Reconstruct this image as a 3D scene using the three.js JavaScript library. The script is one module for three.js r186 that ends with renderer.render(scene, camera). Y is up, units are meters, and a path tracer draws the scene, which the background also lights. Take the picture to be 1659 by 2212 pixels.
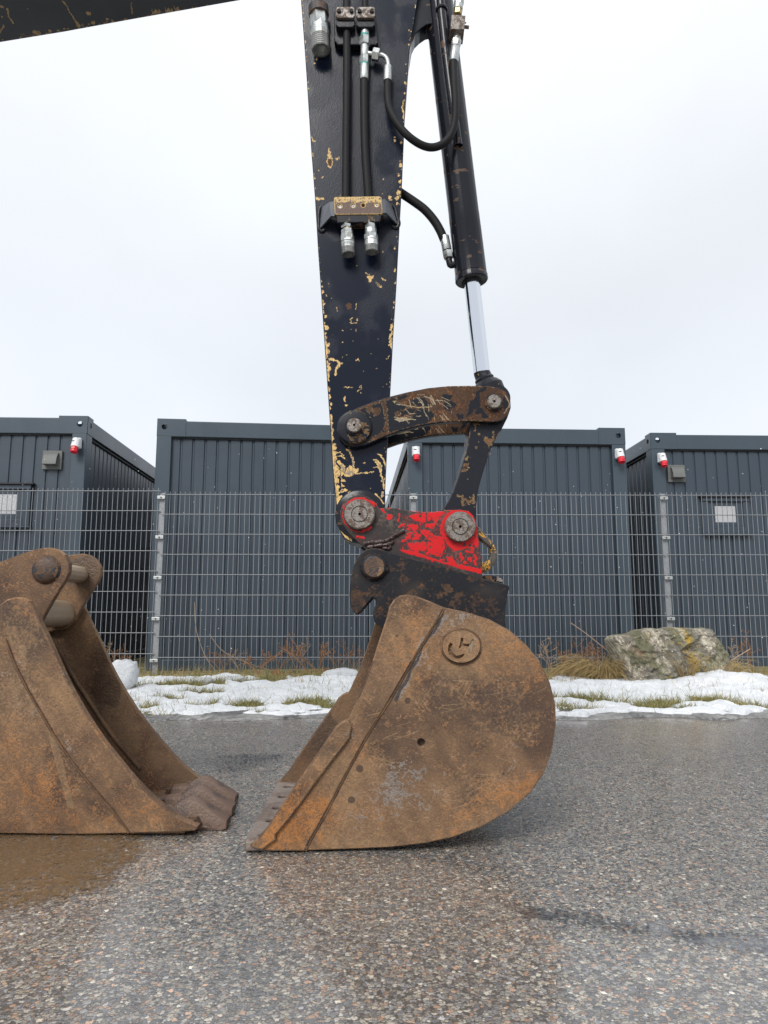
import * as THREE from 'three';
import { mergeGeometries, mergeVertices, toCreasedNormals } from 'three/addons/utils/BufferGeometryUtils.js';
import { RoundedBoxGeometry } from 'three/addons/geometries/RoundedBoxGeometry.js';

// ------------------------------------------------------------------ camera, sky, sun, exposure
const scene = new THREE.Scene();
const EYE = 0.65, F = 1534, CX = 829.5, CY = 1106, HORIZON = 1327, VPX = 815;
const PITCH = Math.atan((HORIZON - CY) / F), YAW = -Math.atan((CX - VPX) / F);
const camera = new THREE.PerspectiveCamera(2 * Math.atan(CY / F) * 180 / Math.PI, 0.75, 0.05, 400);
camera.rotation.order = 'YXZ';
camera.rotation.set(PITCH, YAW, 0);
camera.position.set(0, EYE, 0);
camera.updateMatrixWorld();
scene.add(camera);

const renderer = new THREE.WebGLRenderer({ antialias: true });
renderer.toneMapping = THREE.LinearToneMapping;
renderer.toneMappingExposure = 1.84;
renderer.shadowMap.enabled = true;

// ---- noise
const hash = (x, y, s) => { let h = Math.imul(x, 374761393) + Math.imul(y, 668265263) + Math.imul(s, 1274126177); h = Math.imul(h ^ (h >>> 13), 1274126177); h ^= h >>> 16; return (h >>> 0) / 4294967296; };
const wrap = (a, p) => p ? ((a % p) + p) % p : a;
function vn(x, y, s = 0, p = 0) {
  const xi = Math.floor(x), yi = Math.floor(y), fx = x - xi, fy = y - yi, u = fx * fx * (3 - 2 * fx), v = fy * fy * (3 - 2 * fy);
  const x0 = wrap(xi, p), x1 = wrap(xi + 1, p), y0 = wrap(yi, p), y1 = wrap(yi + 1, p);
  const a = hash(x0, y0, s), b = hash(x1, y0, s), c = hash(x0, y1, s), d = hash(x1, y1, s);
  return a + (b - a) * u + (c - a) * v + (a - b - c + d) * u * v;
}
function fbm(x, y, s = 0, o = 4, p = 0) { let t = 0, a = 0.5, n = 0; for (let i = 0; i < o; i++) { t += a * vn(x, y, s + i * 17, p); n += a; x *= 2; y *= 2; if (p) p *= 2; a *= 0.5; } return t / n; }
const clamp = (x, a = 0, b = 1) => x < a ? a : x > b ? b : x;
const ss = (a, b, x) => { const t = clamp((x - a) / (b - a)); return t * t * (3 - 2 * t); };
const lerp = (a, b, t) => a + (b - a) * t;
let seed = 7;
const rnd = () => { seed = (seed + 0x6d2b79f5) | 0; let t = Math.imul(seed ^ (seed >>> 15), 1 | seed); t = (t + Math.imul(t ^ (t >>> 7), 61 | t)) ^ t; return ((t ^ (t >>> 14)) >>> 0) / 4294967296; };
const rr = (a, b) => a + (b - a) * rnd();

// ---- overcast sky: pale even cloud, the same all round
{
  const W = 512, H = 256, d = new Float32Array(W * H * 4);
  for (let j = 0; j < H; j++) for (let i = 0; i < W; i++) {
    const el = ((j + 0.5) / H - 0.5) * Math.PI, az = (i + 0.5) / W * Math.PI * 2;
    const up = Math.max(0, Math.sin(el)), x = Math.cos(az) * (1.2 + up), y = Math.sin(az) * (1.2 + up);
    const c = fbm(x * 1.3 + 9, y * 1.3 + up * 2.6 + 5, 41, 5) - 0.5;
    const l = 0.49 + 0.06 * up + 0.36 * up ** 6 + c * 0.12;
    const k = (j * W + i) * 4, tint = 1 - ss(0.1, 0.8, up);
    d[k] = l * (0.965 - 0.035 * tint); d[k + 1] = l * (0.997 - 0.008 * tint); d[k + 2] = l * (1.045 + 0.025 * tint); d[k + 3] = 1;
  }
  const sky = new THREE.DataTexture(d, W, H, THREE.RGBAFormat, THREE.FloatType);
  sky.mapping = THREE.EquirectangularReflectionMapping; sky.magFilter = THREE.LinearFilter; sky.wrapS = THREE.RepeatWrapping; sky.needsUpdate = true;
  scene.background = sky; scene.environment = sky;
}
const sun = new THREE.DirectionalLight(new THREE.Color(1, 0.97, 0.93), 1.5);
sun.position.set(-3.5, 8, 6); sun.target.position.set(0, 0, -3);
sun.castShadow = true; sun.shadow.radius = 45;
Object.assign(sun.shadow.camera, { left: -9, right: 9, top: 9, bottom: -9, near: 0.1, far: 40 });
scene.add(sun, sun.target);

// ------------------------------------------------------------------ helpers
// photo pixel (1659 x 2212 grid) -> direction; the distance is that of the plane the thing stands in
const DIR = new THREE.Vector3();
function dirOf(u, v) { return DIR.set((u - CX) / F, -(v - CY) / F, -1).applyEuler(camera.rotation); }
function P(u, v, d) { const r = dirOf(u, v), t = d / -r.z; return new THREE.Vector3(r.x * t, EYE + r.y * t, -d); }
function G(u, v, y = 0) { const r = dirOf(u, v), t = (y - EYE) / r.y; return new THREE.Vector3(r.x * t, y, r.z * t); }
const MPX = (v, d) => P(VPX + 50, v, d).distanceTo(P(VPX - 50, v, d)) / 100;         // metres in one pixel at that height and distance
const V3 = (x, y, z) => new THREE.Vector3(x, y, z);
// zoomed crops of the photograph -> grid pixels
const crop = (x0, y0, s) => (p) => [(x0 + p[0] * s) * 0.540039, (y0 + p[1] * s) * 0.540039];
const zA = crop(1150, 0, 900 / 1659), zB = crop(1200, 700, 900 / 1659), zC = crop(1250, 1500, 900 / 1659), zD = crop(950, 2300, 1350 / 1659),
  zE = crop(0, 2100, 1050 / 1659), zF = crop(0, 1600, 1400 / 1659), zG = crop(1900, 1650, 1172 / 1659), zH = crop(1200, 1950, 500 / 1659),
  zI = crop(1380, 2150, 720 / 1659), zJ = crop(1600, 0, 400 / 1659), zK = crop(1850, 2080, 200 / 1580), zL = crop(1740, 2500, 220 / 1659),
  zM = crop(1220, 760, 400 / 1659), zN = crop(2150, 2450, 922 / 1659), zO = crop(0, 0, 1250 / 1659), zQ = crop(1300, 1780, 320 / 1659), zR = crop(550, 3050, 800 / 1659);

const taken = {};
const numbered = (n) => { const k = taken[n] = (taken[n] ?? -1) + 1; return k ? `${n}_${String(k).padStart(3, '0')}` : n; };
function thing(name, label, category, at = V3(0, 0, 0), group) {
  const o = new THREE.Group(); o.name = numbered(name); o.position.copy(at); o.userData = { label, category };
  if (group) o.userData.group = group;
  scene.add(o); return o;
}
function setup(m, name, parent) {
  m.name = name; m.castShadow = m.receiveShadow = true;
  if (parent.isGroup && parent.parent === scene && !parent.userData.local) m.position.copy(parent.position).negate();   // parts are drawn in world metres
  parent.add(m); return m;
}
const part = (name, geo, mat, parent) => setup(new THREE.Mesh(geo, mat), name, parent);
function single(name, geo, mat, label, category, group, kind) {
  const m = new THREE.Mesh(geo, mat); m.name = numbered(name); m.castShadow = m.receiveShadow = true;
  m.userData = { label, category }; if (group) m.userData.group = group; if (kind) m.userData.kind = kind;
  scene.add(m); return m;
}
function structure(name, geo, mat) { const m = new THREE.Mesh(geo, mat); m.name = numbered(name); m.receiveShadow = m.castShadow = true; m.userData.kind = 'structure'; scene.add(m); return m; }

function shapeOf(pts, smooth) {
  if (!smooth) return new THREE.Shape(pts);
  const c = new THREE.CatmullRomCurve3(pts.map((p) => V3(p.x, p.y, 0)), true, 'centripetal');
  return new THREE.Shape(c.getPoints(pts.length * smooth).slice(0, -1).map((p) => new THREE.Vector2(p.x, p.y)));
}
const onPlane = (pts, d, z = (p) => p) => pts.map((p) => { const q = z(p), w = P(q[0], q[1], d); return new THREE.Vector2(w.x, w.y); });
// a plate whose front face lies at distance d; its outline is the pixel list; the bevel stays inside the outline
function plateGeo(pts2, d, thick, { bevel = 0.002, smooth = 0, holes = [] } = {}) {
  const s = shapeOf(pts2, smooth); for (const h of holes) s.holes.push(new THREE.Path(h));
  const g = new THREE.ExtrudeGeometry(s, { depth: Math.max(thick - 2 * bevel, 0.0005), bevelEnabled: bevel > 0, bevelThickness: bevel, bevelSize: bevel, bevelOffset: -bevel, bevelSegments: 2, curveSegments: 24 });
  g.translate(0, 0, -d - thick + bevel); return g;
}
const circle2 = (c, r, n = 28, rx = r) => Array.from({ length: n }, (_, i) => new THREE.Vector2(c.x + Math.cos(i / n * 6.28319) * rx, c.y + Math.sin(i / n * 6.28319) * r));
// a turned piece along the axis from a towards b: profile = [distance along, radius] ...
function turned(a, b, prof, sides = 24, spin = 0) {
  const g = new THREE.LatheGeometry(prof.map(([t, r]) => new THREE.Vector2(Math.max(r, 1e-5), t)), sides);
  const c = toCreasedNormals(g, sides < 8 ? 0.5 : 0.6);
  c.rotateY(spin); c.applyQuaternion(new THREE.Quaternion().setFromUnitVectors(V3(0, 1, 0), b.clone().sub(a).normalize())); c.translate(a.x, a.y, a.z); return metricUV(c);
}
const nutProf = (l, r) => [[0, 0], [0, r * 0.93], [l * 0.08, r], [l * 0.92, r], [l, r * 0.93], [l, 0]];
const boreProf = (l, r, ch, b, deep) => [[0, 0], [0, r], [l - ch, r], [l, r - ch], [l, b], [l - deep, b], [l - deep, 0]];
const capProf = (l, r, ch = 0.003) => [[0, 0], [0, r], [l - ch, r], [l, r - ch], [l, 0]];
const tube = (pts, r, seg = 60, sides = 12) => { const n = new THREE.TubeGeometry(new THREE.CatmullRomCurve3(pts, false, 'centripetal'), seg, r, sides); const u = n.attributes.uv; for (let i = 0; i < u.count; i++) u.setXY(i, u.getX(i) * seg * 0.02, u.getY(i) * 0.1); return n; };
function boxAt(x0, x1, y0, y1, z0, z1, r = 0) {
  const g = r ? new RoundedBoxGeometry(x1 - x0, y1 - y0, z1 - z0, 2, r) : new THREE.BoxGeometry(x1 - x0, y1 - y0, z1 - z0);
  g.translate((x0 + x1) / 2, (y0 + y1) / 2, (z0 + z1) / 2); return g;
}
const merge = (gs) => mergeGeometries(gs.map((g) => g.index ? g.toNonIndexed() : g));
// uv in metres on planes across the strongest axis
function metricUV(g) {
  if (g.index) g = g.toNonIndexed(); const p = g.attributes.position, uv = new Float32Array(p.count * 2), a = V3(), b = V3(), c = V3();
  for (let i = 0; i < p.count; i += 3) {
    a.fromBufferAttribute(p, i); b.fromBufferAttribute(p, i + 1); c.fromBufferAttribute(p, i + 2);
    const n = b.clone().sub(a).cross(c.clone().sub(a)), ax = Math.abs(n.x), ay = Math.abs(n.y), az = Math.abs(n.z);
    [a, b, c].forEach((q, k) => { const o = (i + k) * 2; if (az >= ax && az >= ay) { uv[o] = q.x; uv[o + 1] = q.y; } else if (ax >= ay) { uv[o] = q.z; uv[o + 1] = q.y; } else { uv[o] = q.x; uv[o + 1] = q.z; } });
  }
  g.setAttribute('uv', new THREE.BufferAttribute(uv, 2)); return g;
}

// ------------------------------------------------------------------ materials
const toS = (l) => 255 * (l <= 0.0031308 ? 12.92 * l : 1.055 * Math.pow(l, 1 / 2.4) - 0.055);
const LUT = new Uint8Array(4097); for (let i = 0; i <= 4096; i++) LUT[i] = Math.round(toS(i / 4096));
// per-pixel textures: f(i, j, out) fills out = [r, g, b linear, bump 0..1, roughness, metalness]; j counts from the bottom
function textures(W, H, f) {
  const a = new Uint8Array(W * H * 4), b = new Uint8Array(W * H * 4), o = [0, 0, 0, 0.5, 0.5, 0];
  for (let j = 0; j < H; j++) for (let i = 0; i < W; i++) {
    o[3] = 0.5; o[4] = 0.5; o[5] = 0; f(i, j, o); const k = (j * W + i) * 4;
    for (let c = 0; c < 3; c++) a[k + c] = LUT[clamp(o[c]) * 4096 | 0];
    b[k] = clamp(o[3]) * 255; b[k + 1] = clamp(o[4]) * 255; b[k + 2] = clamp(o[5]) * 255; a[k + 3] = b[k + 3] = 255;
  }
  const mk = (d, srgb) => { const t = new THREE.DataTexture(d, W, H, THREE.RGBAFormat); t.magFilter = THREE.LinearFilter; t.minFilter = THREE.LinearMipmapLinearFilter; t.generateMipmaps = true; t.wrapS = t.wrapT = THREE.RepeatWrapping; if (srgb) t.colorSpace = THREE.SRGBColorSpace; t.needsUpdate = true; return t; };
  return { map: mk(a, true), data: mk(b, false) };
}
function texMat({ map, data }, { rect, size, bump = 0.001, ...rest }) {
  const [x0, y0, x1, y1] = rect ?? [0, 0, size, size];
  for (const t of [map, data]) { t.repeat.set(1 / (x1 - x0), 1 / (y1 - y0)); t.offset.set(-x0 / (x1 - x0), -y0 / (y1 - y0)); }
  return new THREE.MeshPhysicalMaterial({ map, bumpMap: data, bumpScale: bump, roughnessMap: data, roughness: 1, metalnessMap: data, metalness: 1, ...rest });
}
// marks traced from the photograph on a flat plate, drawn in metres of that plate: three layers of wear in r, g, b
function maskOf(rect, W, H, d, draw) {
  const cv = document.createElement('canvas'); cv.width = W; cv.height = H; const c = cv.getContext('2d');
  c.fillStyle = '#000'; c.fillRect(0, 0, W, H); c.globalCompositeOperation = 'lighter'; c.lineCap = c.lineJoin = 'round';
  const k = W / (rect[2] - rect[0]);
  const at = (z, p) => { const q = z(p), w = typeof d === 'function' ? d(q[0], q[1]) : P(q[0], q[1], d); return [(w.x - rect[0]) * k, (rect[3] - w.y) / (rect[3] - rect[1]) * H]; };
  const api = {
    poly(col, z, pts) { c.fillStyle = col; c.beginPath(); pts.forEach((p, i) => { const [x, y] = at(z, p); i ? c.lineTo(x, y) : c.moveTo(x, y); }); c.closePath(); c.fill(); },
    line(col, z, w, pts) { c.strokeStyle = col; c.lineWidth = w * k; c.beginPath(); pts.forEach((p, i) => { const [x, y] = at(z, p); i ? c.lineTo(x, y) : c.moveTo(x, y); }); c.stroke(); },
    blob(col, z, p, r, soft = true) { const [x, y] = at(z, p), R = r * k; if (soft) { const g = c.createRadialGradient(x, y, 0, x, y, R); g.addColorStop(0, col); g.addColorStop(1, '#000'); c.fillStyle = g; } else c.fillStyle = col; c.beginPath(); c.arc(x, y, R, 0, 7); c.fill(); },
  };
  draw(api, c);
  const im = c.getImageData(0, 0, W, H).data;
  return (i, j, ch) => { const x = clamp(Math.round(i), 0, W - 1), y = clamp(Math.round(H - 1 - j), 0, H - 1); return im[(y * W + x) * 4 + ch] / 255; };
}
const rectOf = (pts2, m = 0.02) => [Math.min(...pts2.map((p) => p.x)) - m, Math.min(...pts2.map((p) => p.y)) - m, Math.max(...pts2.map((p) => p.x)) + m, Math.max(...pts2.map((p) => p.y)) + m];
const mix3 = (o, c, t) => { o[0] += (c[0] - o[0]) * t; o[1] += (c[1] - o[1]) * t; o[2] += (c[2] - o[2]) * t; };

const RUST = { deep: [0.045, 0.026, 0.018], brown: [0.142, 0.08, 0.043], orange: [0.33, 0.13, 0.03], tan: [0.27, 0.166, 0.086], steel: [0.2, 0.19, 0.18], black: [0.022, 0.024, 0.03] };
// rusted steel; mo, mg, mt, md (0..1) push it towards orange, bare steel, tan dirt and dark scale
function rustPixel(o, x, y, s, mo = 0, mg = 0, mt = 0, md = 0, p = 0) {
  const big = fbm(x * 7, y * 7, s, 4, p ? 7 * p : 0), mid = fbm(x * 38, y * 38, s + 5, 4, p ? 38 * p : 0), fine = fbm(x * 190, y * 190, s + 9, 2, p ? 190 * p : 0), grain = vn(x * 620, y * 620, s + 12, p ? 620 * p : 0);
  o[0] = RUST.brown[0]; o[1] = RUST.brown[1]; o[2] = RUST.brown[2];
  mix3(o, RUST.deep, clamp(ss(0.4, 0.68, big * 0.48 + mid * 0.3 + fine * 0.22 + md * 0.4)) * 0.8);
  mix3(o, RUST.tan, ss(0.42, 0.82, (1 - big) * 0.45 + fine * 0.3 + mid * 0.25 + mt * 0.35 - 0.02) * 0.75);
  mix3(o, RUST.orange, ss(0.46, 0.8, mid * 0.36 + fine * 0.36 + grain * 0.22 + mo * 0.2 - 0.02) * (0.5 + 0.25 * mo));
  const g = ss(0.52, 0.6, mid * 0.35 + fine * 0.4 + grain * 0.1 + mg * 0.3 - 0.08); mix3(o, RUST.steel, g * 0.62);
  const st = vn(x * 46 + y * 30, y * 5 - x * 7, s + 14), k = (0.74 + grain * 0.52) * (p ? 1 : 0.86 + st * 0.28); o[0] *= k; o[1] *= k; o[2] *= k;
  o[3] = 0.5 + (fine - 0.5) * 0.6 + (grain - 0.5) * 0.5 + (mid - 0.5) * 0.5; o[4] = 0.78 - g * 0.28 - md * 0.12 + (grain - 0.5) * 0.2; o[5] = g * 0.25;
}
const M = {};
{ // rusted plate, 1 m tile
  const t = textures(1024, 1024, (i, j, o) => rustPixel(o, i / 1024, j / 1024, 3, 0.15, 0.05, 0.1, 0.15, 1));
  M.rust = texMat(t, { size: 1, bump: 0.0014 });
}
{ // inside of a bucket: the same rusted steel with dried mud and a few wet spots
  const t = textures(1024, 1024, (i, j, o) => { const x = i / 1024, y = j / 1024; rustPixel(o, x, y, 77, 0.1, 0.03, 0.1, 0.15, 1); const m = ss(0.5, 0.62, fbm(x * 9, y * 9, 31, 5, 9)); mix3(o, [0.16, 0.1, 0.055], m * 0.5); const w = ss(0.6, 0.63, fbm(x * 5 + 3, y * 5, 57, 5, 5)); mix3(o, [0.06, 0.036, 0.022], w * 0.7); o[4] -= 0.35 * w; });
  M.mudSteel = texMat(t, { size: 1, bump: 0.002 });
}
{ // black paint worn to rust and primer, 0.6 m tile
  const t = textures(1024, 1024, (i, j, o) => {
    const x = i / 1024, y = j / 1024; o[0] = 0.012; o[1] = 0.014; o[2] = 0.02;
    const n = fbm(x * 14, y * 14, 5, 5, 14), f = fbm(x * 60, y * 60, 15, 3, 60), e = n * 0.65 + f * 0.35;
    const rust = ss(0.64, 0.66, e), ring = ss(0.628, 0.638, e) * (1 - rust) * ss(0.4, 0.6, f); const r = [0, 0, 0, 0.5, 0.7, 0]; rustPixel(r, x * 0.6, y * 0.6, 8);
    mix3(o, [0.45, 0.3, 0.11], ring * 0.8); mix3(o, r, rust); o[3] = 0.5 + (f - 0.5) * 0.25 + (vn(x * 400, y * 400, 3, 400) - 0.5) * 0.12 - rust * 0.25; o[4] = lerp(0.3 + f * 0.15, 0.75, rust);
  });
  M.wornBlack = texMat(t, { size: 0.6, bump: 0.0007, specularIntensity: 0.4 });
}
{ // plain black paint with orange-peel, 0.5 m tile
  const t = textures(512, 512, (i, j, o) => { const x = i / 512, y = j / 512, f = fbm(x * 90, y * 90, 4, 3, 90), b = fbm(x * 4, y * 4, 14, 4, 4), r = ss(0.72, 0.75, fbm(x * 12, y * 22, 24, 4, 12 * 11)); o[0] = 0.011; o[1] = 0.0125; o[2] = 0.018; mix3(o, [0.09, 0.055, 0.035], r); o[3] = 0.5 + (f - 0.5) * 0.5; o[4] = 0.16 + b * 0.14 + r * 0.3; });
  M.black = texMat(t, { size: 0.5, bump: 0.0003, specularIntensity: 0.5 });
}
{ // scuffed zinc plating, 0.1 m tile
  const t = textures(256, 256, (i, j, o) => { const x = i / 256, y = j / 256, f = fbm(x * 30, y * 30, 6, 3, 30), b = fbm(x * 5, y * 5, 16, 4, 5), l = 0.36 + b * 0.3 + (f - 0.5) * 0.2; o[0] = l * 0.96; o[1] = l; o[2] = l * 0.98; mix3(o, [0.2, 0.17, 0.13], ss(0.55, 0.7, b) * 0.6); o[3] = f; o[4] = 0.3 + f * 0.25; o[5] = 0.85; });
  M.zinc = texMat(t, { size: 0.1, bump: 0.0003 });
}
{ // rubber hose, wrapped cover
  const t = textures(256, 256, (i, j, o) => { const x = i / 256, y = j / 256, f = fbm(x * 40, y * 40, 6, 3, 40), w = ss(0.94, 1, Math.abs(((x * 2 + y * 2) % 1) * 2 - 1)); const l = 0.008 + f * 0.008; o[0] = l; o[1] = l * 1.02; o[2] = l * 1.1; o[3] = 0.5 + (f - 0.5) * 0.3 - w * 0.4; o[4] = 0.5 + f * 0.15; });
  M.hose = texMat(t, { size: 0.1, bump: 0.0006, specularIntensity: 0.35 });
}
M.chrome = new THREE.MeshPhysicalMaterial({ color: 0xd8dce2, metalness: 1, roughness: 0.07 });
M.brass = new THREE.MeshStandardMaterial({ color: new THREE.Color(0.42, 0.33, 0.16), metalness: 0.9, roughness: 0.45 });
M.seal = new THREE.MeshStandardMaterial({ color: new THREE.Color(0.02, 0.3, 0.25), roughness: 0.5 });
{ // worn pin faces: ground steel with brown rust, 0.12 m tile
  const t = textures(256, 256, (i, j, o) => { const x = i / 256, y = j / 256, f = fbm(x * 40, y * 40, 6, 3, 40), b = fbm(x * 9, y * 9, 16, 4, 9), r = ss(0.44, 0.56, b * 0.6 + f * 0.4); o[0] = 0.22; o[1] = 0.2; o[2] = 0.18; mix3(o, [0.085, 0.05, 0.034], r * 0.9); o[3] = f; o[4] = 0.45 + r * 0.25; o[5] = 0.5 * (1 - r); });
  M.pin = texMat(t, { size: 0.12, bump: 0.0008 });
}
{ // rusty pin end
  const t = textures(256, 256, (i, j, o) => { const x = i / 256, y = j / 256; rustPixel(o, x * 0.15, y * 0.15, 90, 0.1, 0, 0, 0.4); const b = ss(0.55, 0.6, fbm(x * 7, y * 7, 4, 4, 7)); mix3(o, RUST.black, b * 0.9); o[4] = 0.6; });
  M.rustPin = texMat(t, { size: 0.15, bump: 0.001 });
}

// ------------------------------------------------------------------ ground
{ // wet asphalt with pale, grey and pink aggregate, 2.4 m tile
  const N = 2048, C = 350, cell = N / C;
  const cellTone = [[0.3, 0.275, 0.23], [0.17, 0.165, 0.16], [0.25, 0.16, 0.11], [0.12, 0.116, 0.116], [0.2, 0.185, 0.16], [0.09, 0.09, 0.095], [0.23, 0.2, 0.155], [0.15, 0.13, 0.112]];
  const t = textures(N, N, (i, j, o) => {
    const gx = i / cell, gy = j / cell, wx = gx + (vn(gx * 1.7, gy * 1.7, 91) - 0.5) * 0.5, wy = gy + (vn(gx * 1.7, gy * 1.7, 92) - 0.5) * 0.5, xi = Math.floor(wx), yi = Math.floor(wy);
    let best = 9, bi = 0, bj = 0, second = 9;
    for (let b = -1; b <= 1; b++) for (let a = -1; a <= 1; a++) {
      const X = wrap(xi + a, C), Y = wrap(yi + b, C), s = 0.45 + hash(X, Y, 3) ** 2 * 1.25;
      const dx = xi + a + 0.15 + 0.7 * hash(X, Y, 1) - wx, dy = yi + b + 0.15 + 0.7 * hash(X, Y, 2) - wy, dd = Math.sqrt(dx * dx + dy * dy) / s;
      if (dd < best) { second = best; best = dd; bi = X; bj = Y; } else if (dd < second) second = dd;
    }
    const big = fbm(i / N * 5, j / N * 5, 71, 4, 5), fine = vn(i * 0.45, j * 0.45, 5), edge = second - best;
    const stone = ss(0.04, 0.16, edge) * ss(0.78, 0.6, best) * (hash(bi, bj, 9) < 0.9 ? 1 : 0);
    const tone = cellTone[Math.floor(hash(bi, bj, 6) * 7.999)], v = (0.65 + hash(bi, bj, 7) * 0.6 + (hash(bi, bj, 17) > 0.94 ? 0.7 : 0)) * (0.75 + fine * 0.5);
    const l = 0.038 + fine * 0.055 + big * 0.03; o[0] = l * 1.06; o[1] = l; o[2] = l * 0.94;
    const wet = 1.2 + 0.5 * big; mix3(o, [tone[0] * v * wet, tone[1] * v * wet, tone[2] * v * wet], stone * 0.93);
    let h = 0.2 + stone * (0.35 + 0.35 * hash(bi, bj, 8)) * (1 - best * 0.35) + (fine - 0.5) * 0.1 + (fbm(gx * 0.25, gy * 0.25, 44, 3, C / 4) - 0.5) * 0.45;
    const level = 0.24 + 0.42 * big, film = ss(level + 0.06, level - 0.03, h);   // water stands in the hollows
    o[3] = Math.max(h, level + (vn(i * 0.16, j * 0.16, 15) - 0.5) * 0.12); o[4] = lerp(0.3 + (fine - 0.5) * 0.14, 0.1, film);
  });
  M.asphalt = texMat(t, { size: 2.4, bump: 0.003, clearcoat: 0.8, clearcoatRoughness: 0.19 });
  M.asphaltHeight = (x, z) => { const u = wrap(Math.round(x / 2.4 * N), N), v = wrap(Math.round(-z / 2.4 * N), N); return t.data.image.data[(v * N + u) * 4] / 255; };
  M.asphalt.specularIntensity = 1;
}
{
  const g = new THREE.PlaneGeometry(160, 160, 1, 1); g.rotateX(-Math.PI / 2);
  const p = g.attributes.position, uv = g.attributes.uv; for (let i = 0; i < p.count; i++) uv.setXY(i, p.getX(i), -p.getZ(i));
  structure('road', g, M.asphalt);
}
{ // pale, broken rim of the asphalt along the verge
  const t = textures(512, 512, (i, j, o) => { const x = i / 512, y = j / 512, f = fbm(x * 70, y * 70, 2, 3, 70), b = fbm(x * 6, y * 6, 22, 4, 6), c = ss(0.03, 0.0, Math.abs(fbm(x * 5, y * 5, 62, 4, 5) - 0.5)); const l = 0.16 + (b - 0.5) * 0.3 + (f - 0.5) * 0.26; o[0] = l * 1.02; o[1] = l; o[2] = l * 0.96; mix3(o, [0.02, 0.02, 0.02], c * 0.6); o[3] = f * 0.7 - c * 0.5; o[4] = 0.5 + f * 0.2; });
  M.rim = texMat(t, { size: 1.1, bump: 0.004 });
  const n = 220, pos = [], uv = [], idx = [];
  for (let i = 0; i <= n; i++) { const x = -9 + i * 18 / n, z0 = -4.55 - 0.2 * (fbm(x * 3.2, 3, 8, 4) - 0.5) * 2, z1 = -5.0; pos.push(x, 0.001, z0, x, 0.012, z0 - 0.03, x, 0.018, z1); uv.push(x, -z0, x, -z0 + 0.03, x, -z1); if (i) for (let k = 0; k < 2; k++) { const a = (i - 1) * 3 + k, b = i * 3 + k; idx.push(a, b, b + 1, a, b + 1, a + 1); } }
  const g = new THREE.BufferGeometry(); g.setAttribute('position', new THREE.Float32BufferAttribute(pos, 3)); g.setAttribute('uv', new THREE.Float32BufferAttribute(uv, 2)); g.setIndex(idx); g.computeVertexNormals();
  structure('road_edge', g, M.rim);
}
// the verge: soil that rises a little to the fence, and snow lying on it
const vergeH = (x, z) => { const t = clamp((-4.62 - z) / 2.4); return 0.006 + 0.075 * ss(0, 1, t) + 0.03 * (fbm(x * 1.4 + 5, z * 1.4, 12, 3) - 0.5) * ss(0, 0.15, t) + 0.012 * (vn(x * 9, z * 9, 13) - 0.5) * ss(0, 0.1, t); };
const patches = [];
const patch = (u, v, rx, rz, s = 1) => { const g = G(u, v, 0.05); patches.push([g.x, g.z, rx * 0.62, rz * 0.95, s]); };
for (const [x, y, rx, rz] of [[120, 600, .16, .1], [260, 600, .1, .07], [310, 660, .2, .07], [370, 600, .16, .11], [540, 620, .2, .09], [700, 650, .1, .06], [780, 645, .2, .1], [870, 630, .14, .1], [980, 620, .2, .08], [1100, 655, .09, .08], [1210, 610, .17, .11], [1370, 615, .2, .09], [1520, 635, .1, .06], [1640, 640, .12, .09], [1590, 580, .08, .05], [1000, 660, .12, .05], [180, 640, .1, .05]]) patch(...zN([x, y]), rx, rz);
const zS = crop(400, 2600, 1050 / 1659);
for (const [x, y, rx, rz] of [[370, 385, .16, .07], [290, 330, .1, .1], [190, 310, .07, .05], [600, 330, .14, .08], [370, 285, .12, .08], [470, 290, .12, .06], [720, 320, .07, .1], [920, 320, .16, .13], [1000, 355, .09, .05], [1250, 305, .12, .08], [1360, 310, .14, .16], [1440, 330, .1, .1], [1100, 320, .05, .05], [620, 262, .24, .1], [700, 225, .2, .12], [880, 215, .22, .08], [1090, 205, .16, .1], [430, 225, .15, .08], [530, 225, .2, .1], [1340, 195, .2, .1], [250, 235, .2, .08], [250, 375, .1, .05]]) patch(...zS([x, y]), rx, rz);
const mounds = []; const mound = (u, v, y, rx, rz, h) => { const g = G(u, v, y); mounds.push([g.x, g.z, rx, rz, h]); };
mound(...zN([1330, 470]), 0.12, 0.42, 0.3, 0.1); mound(...zN([1560, 500]), 0.12, 0.5, 0.36, 0.075); mound(...zN([260, 510]), 0.1, 0.36, 0.26, 0.05); mound(...zN([700, 545]), 0.06, 0.9, 0.25, 0.035); mound(...zS([1530, 190]), 0.08, 0.22, 0.16, 0.04); mound(...zS([1060, 270]), 0.06, 0.3, 0.16, 0.025); mound(...zS([830, 195]), 0.06, 0.16, 0.09, 0.06); mound(...zS([660, 205]), 0.06, 0.12, 0.09, 0.05);
const snowEdge = (x) => -4.7 - 0.2 * (fbm(x * 3.1 + 2, 7, 21, 4) - 0.5) * 2 - 0.06 * (vn(x * 16, 3, 22) - 0.5);
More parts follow.
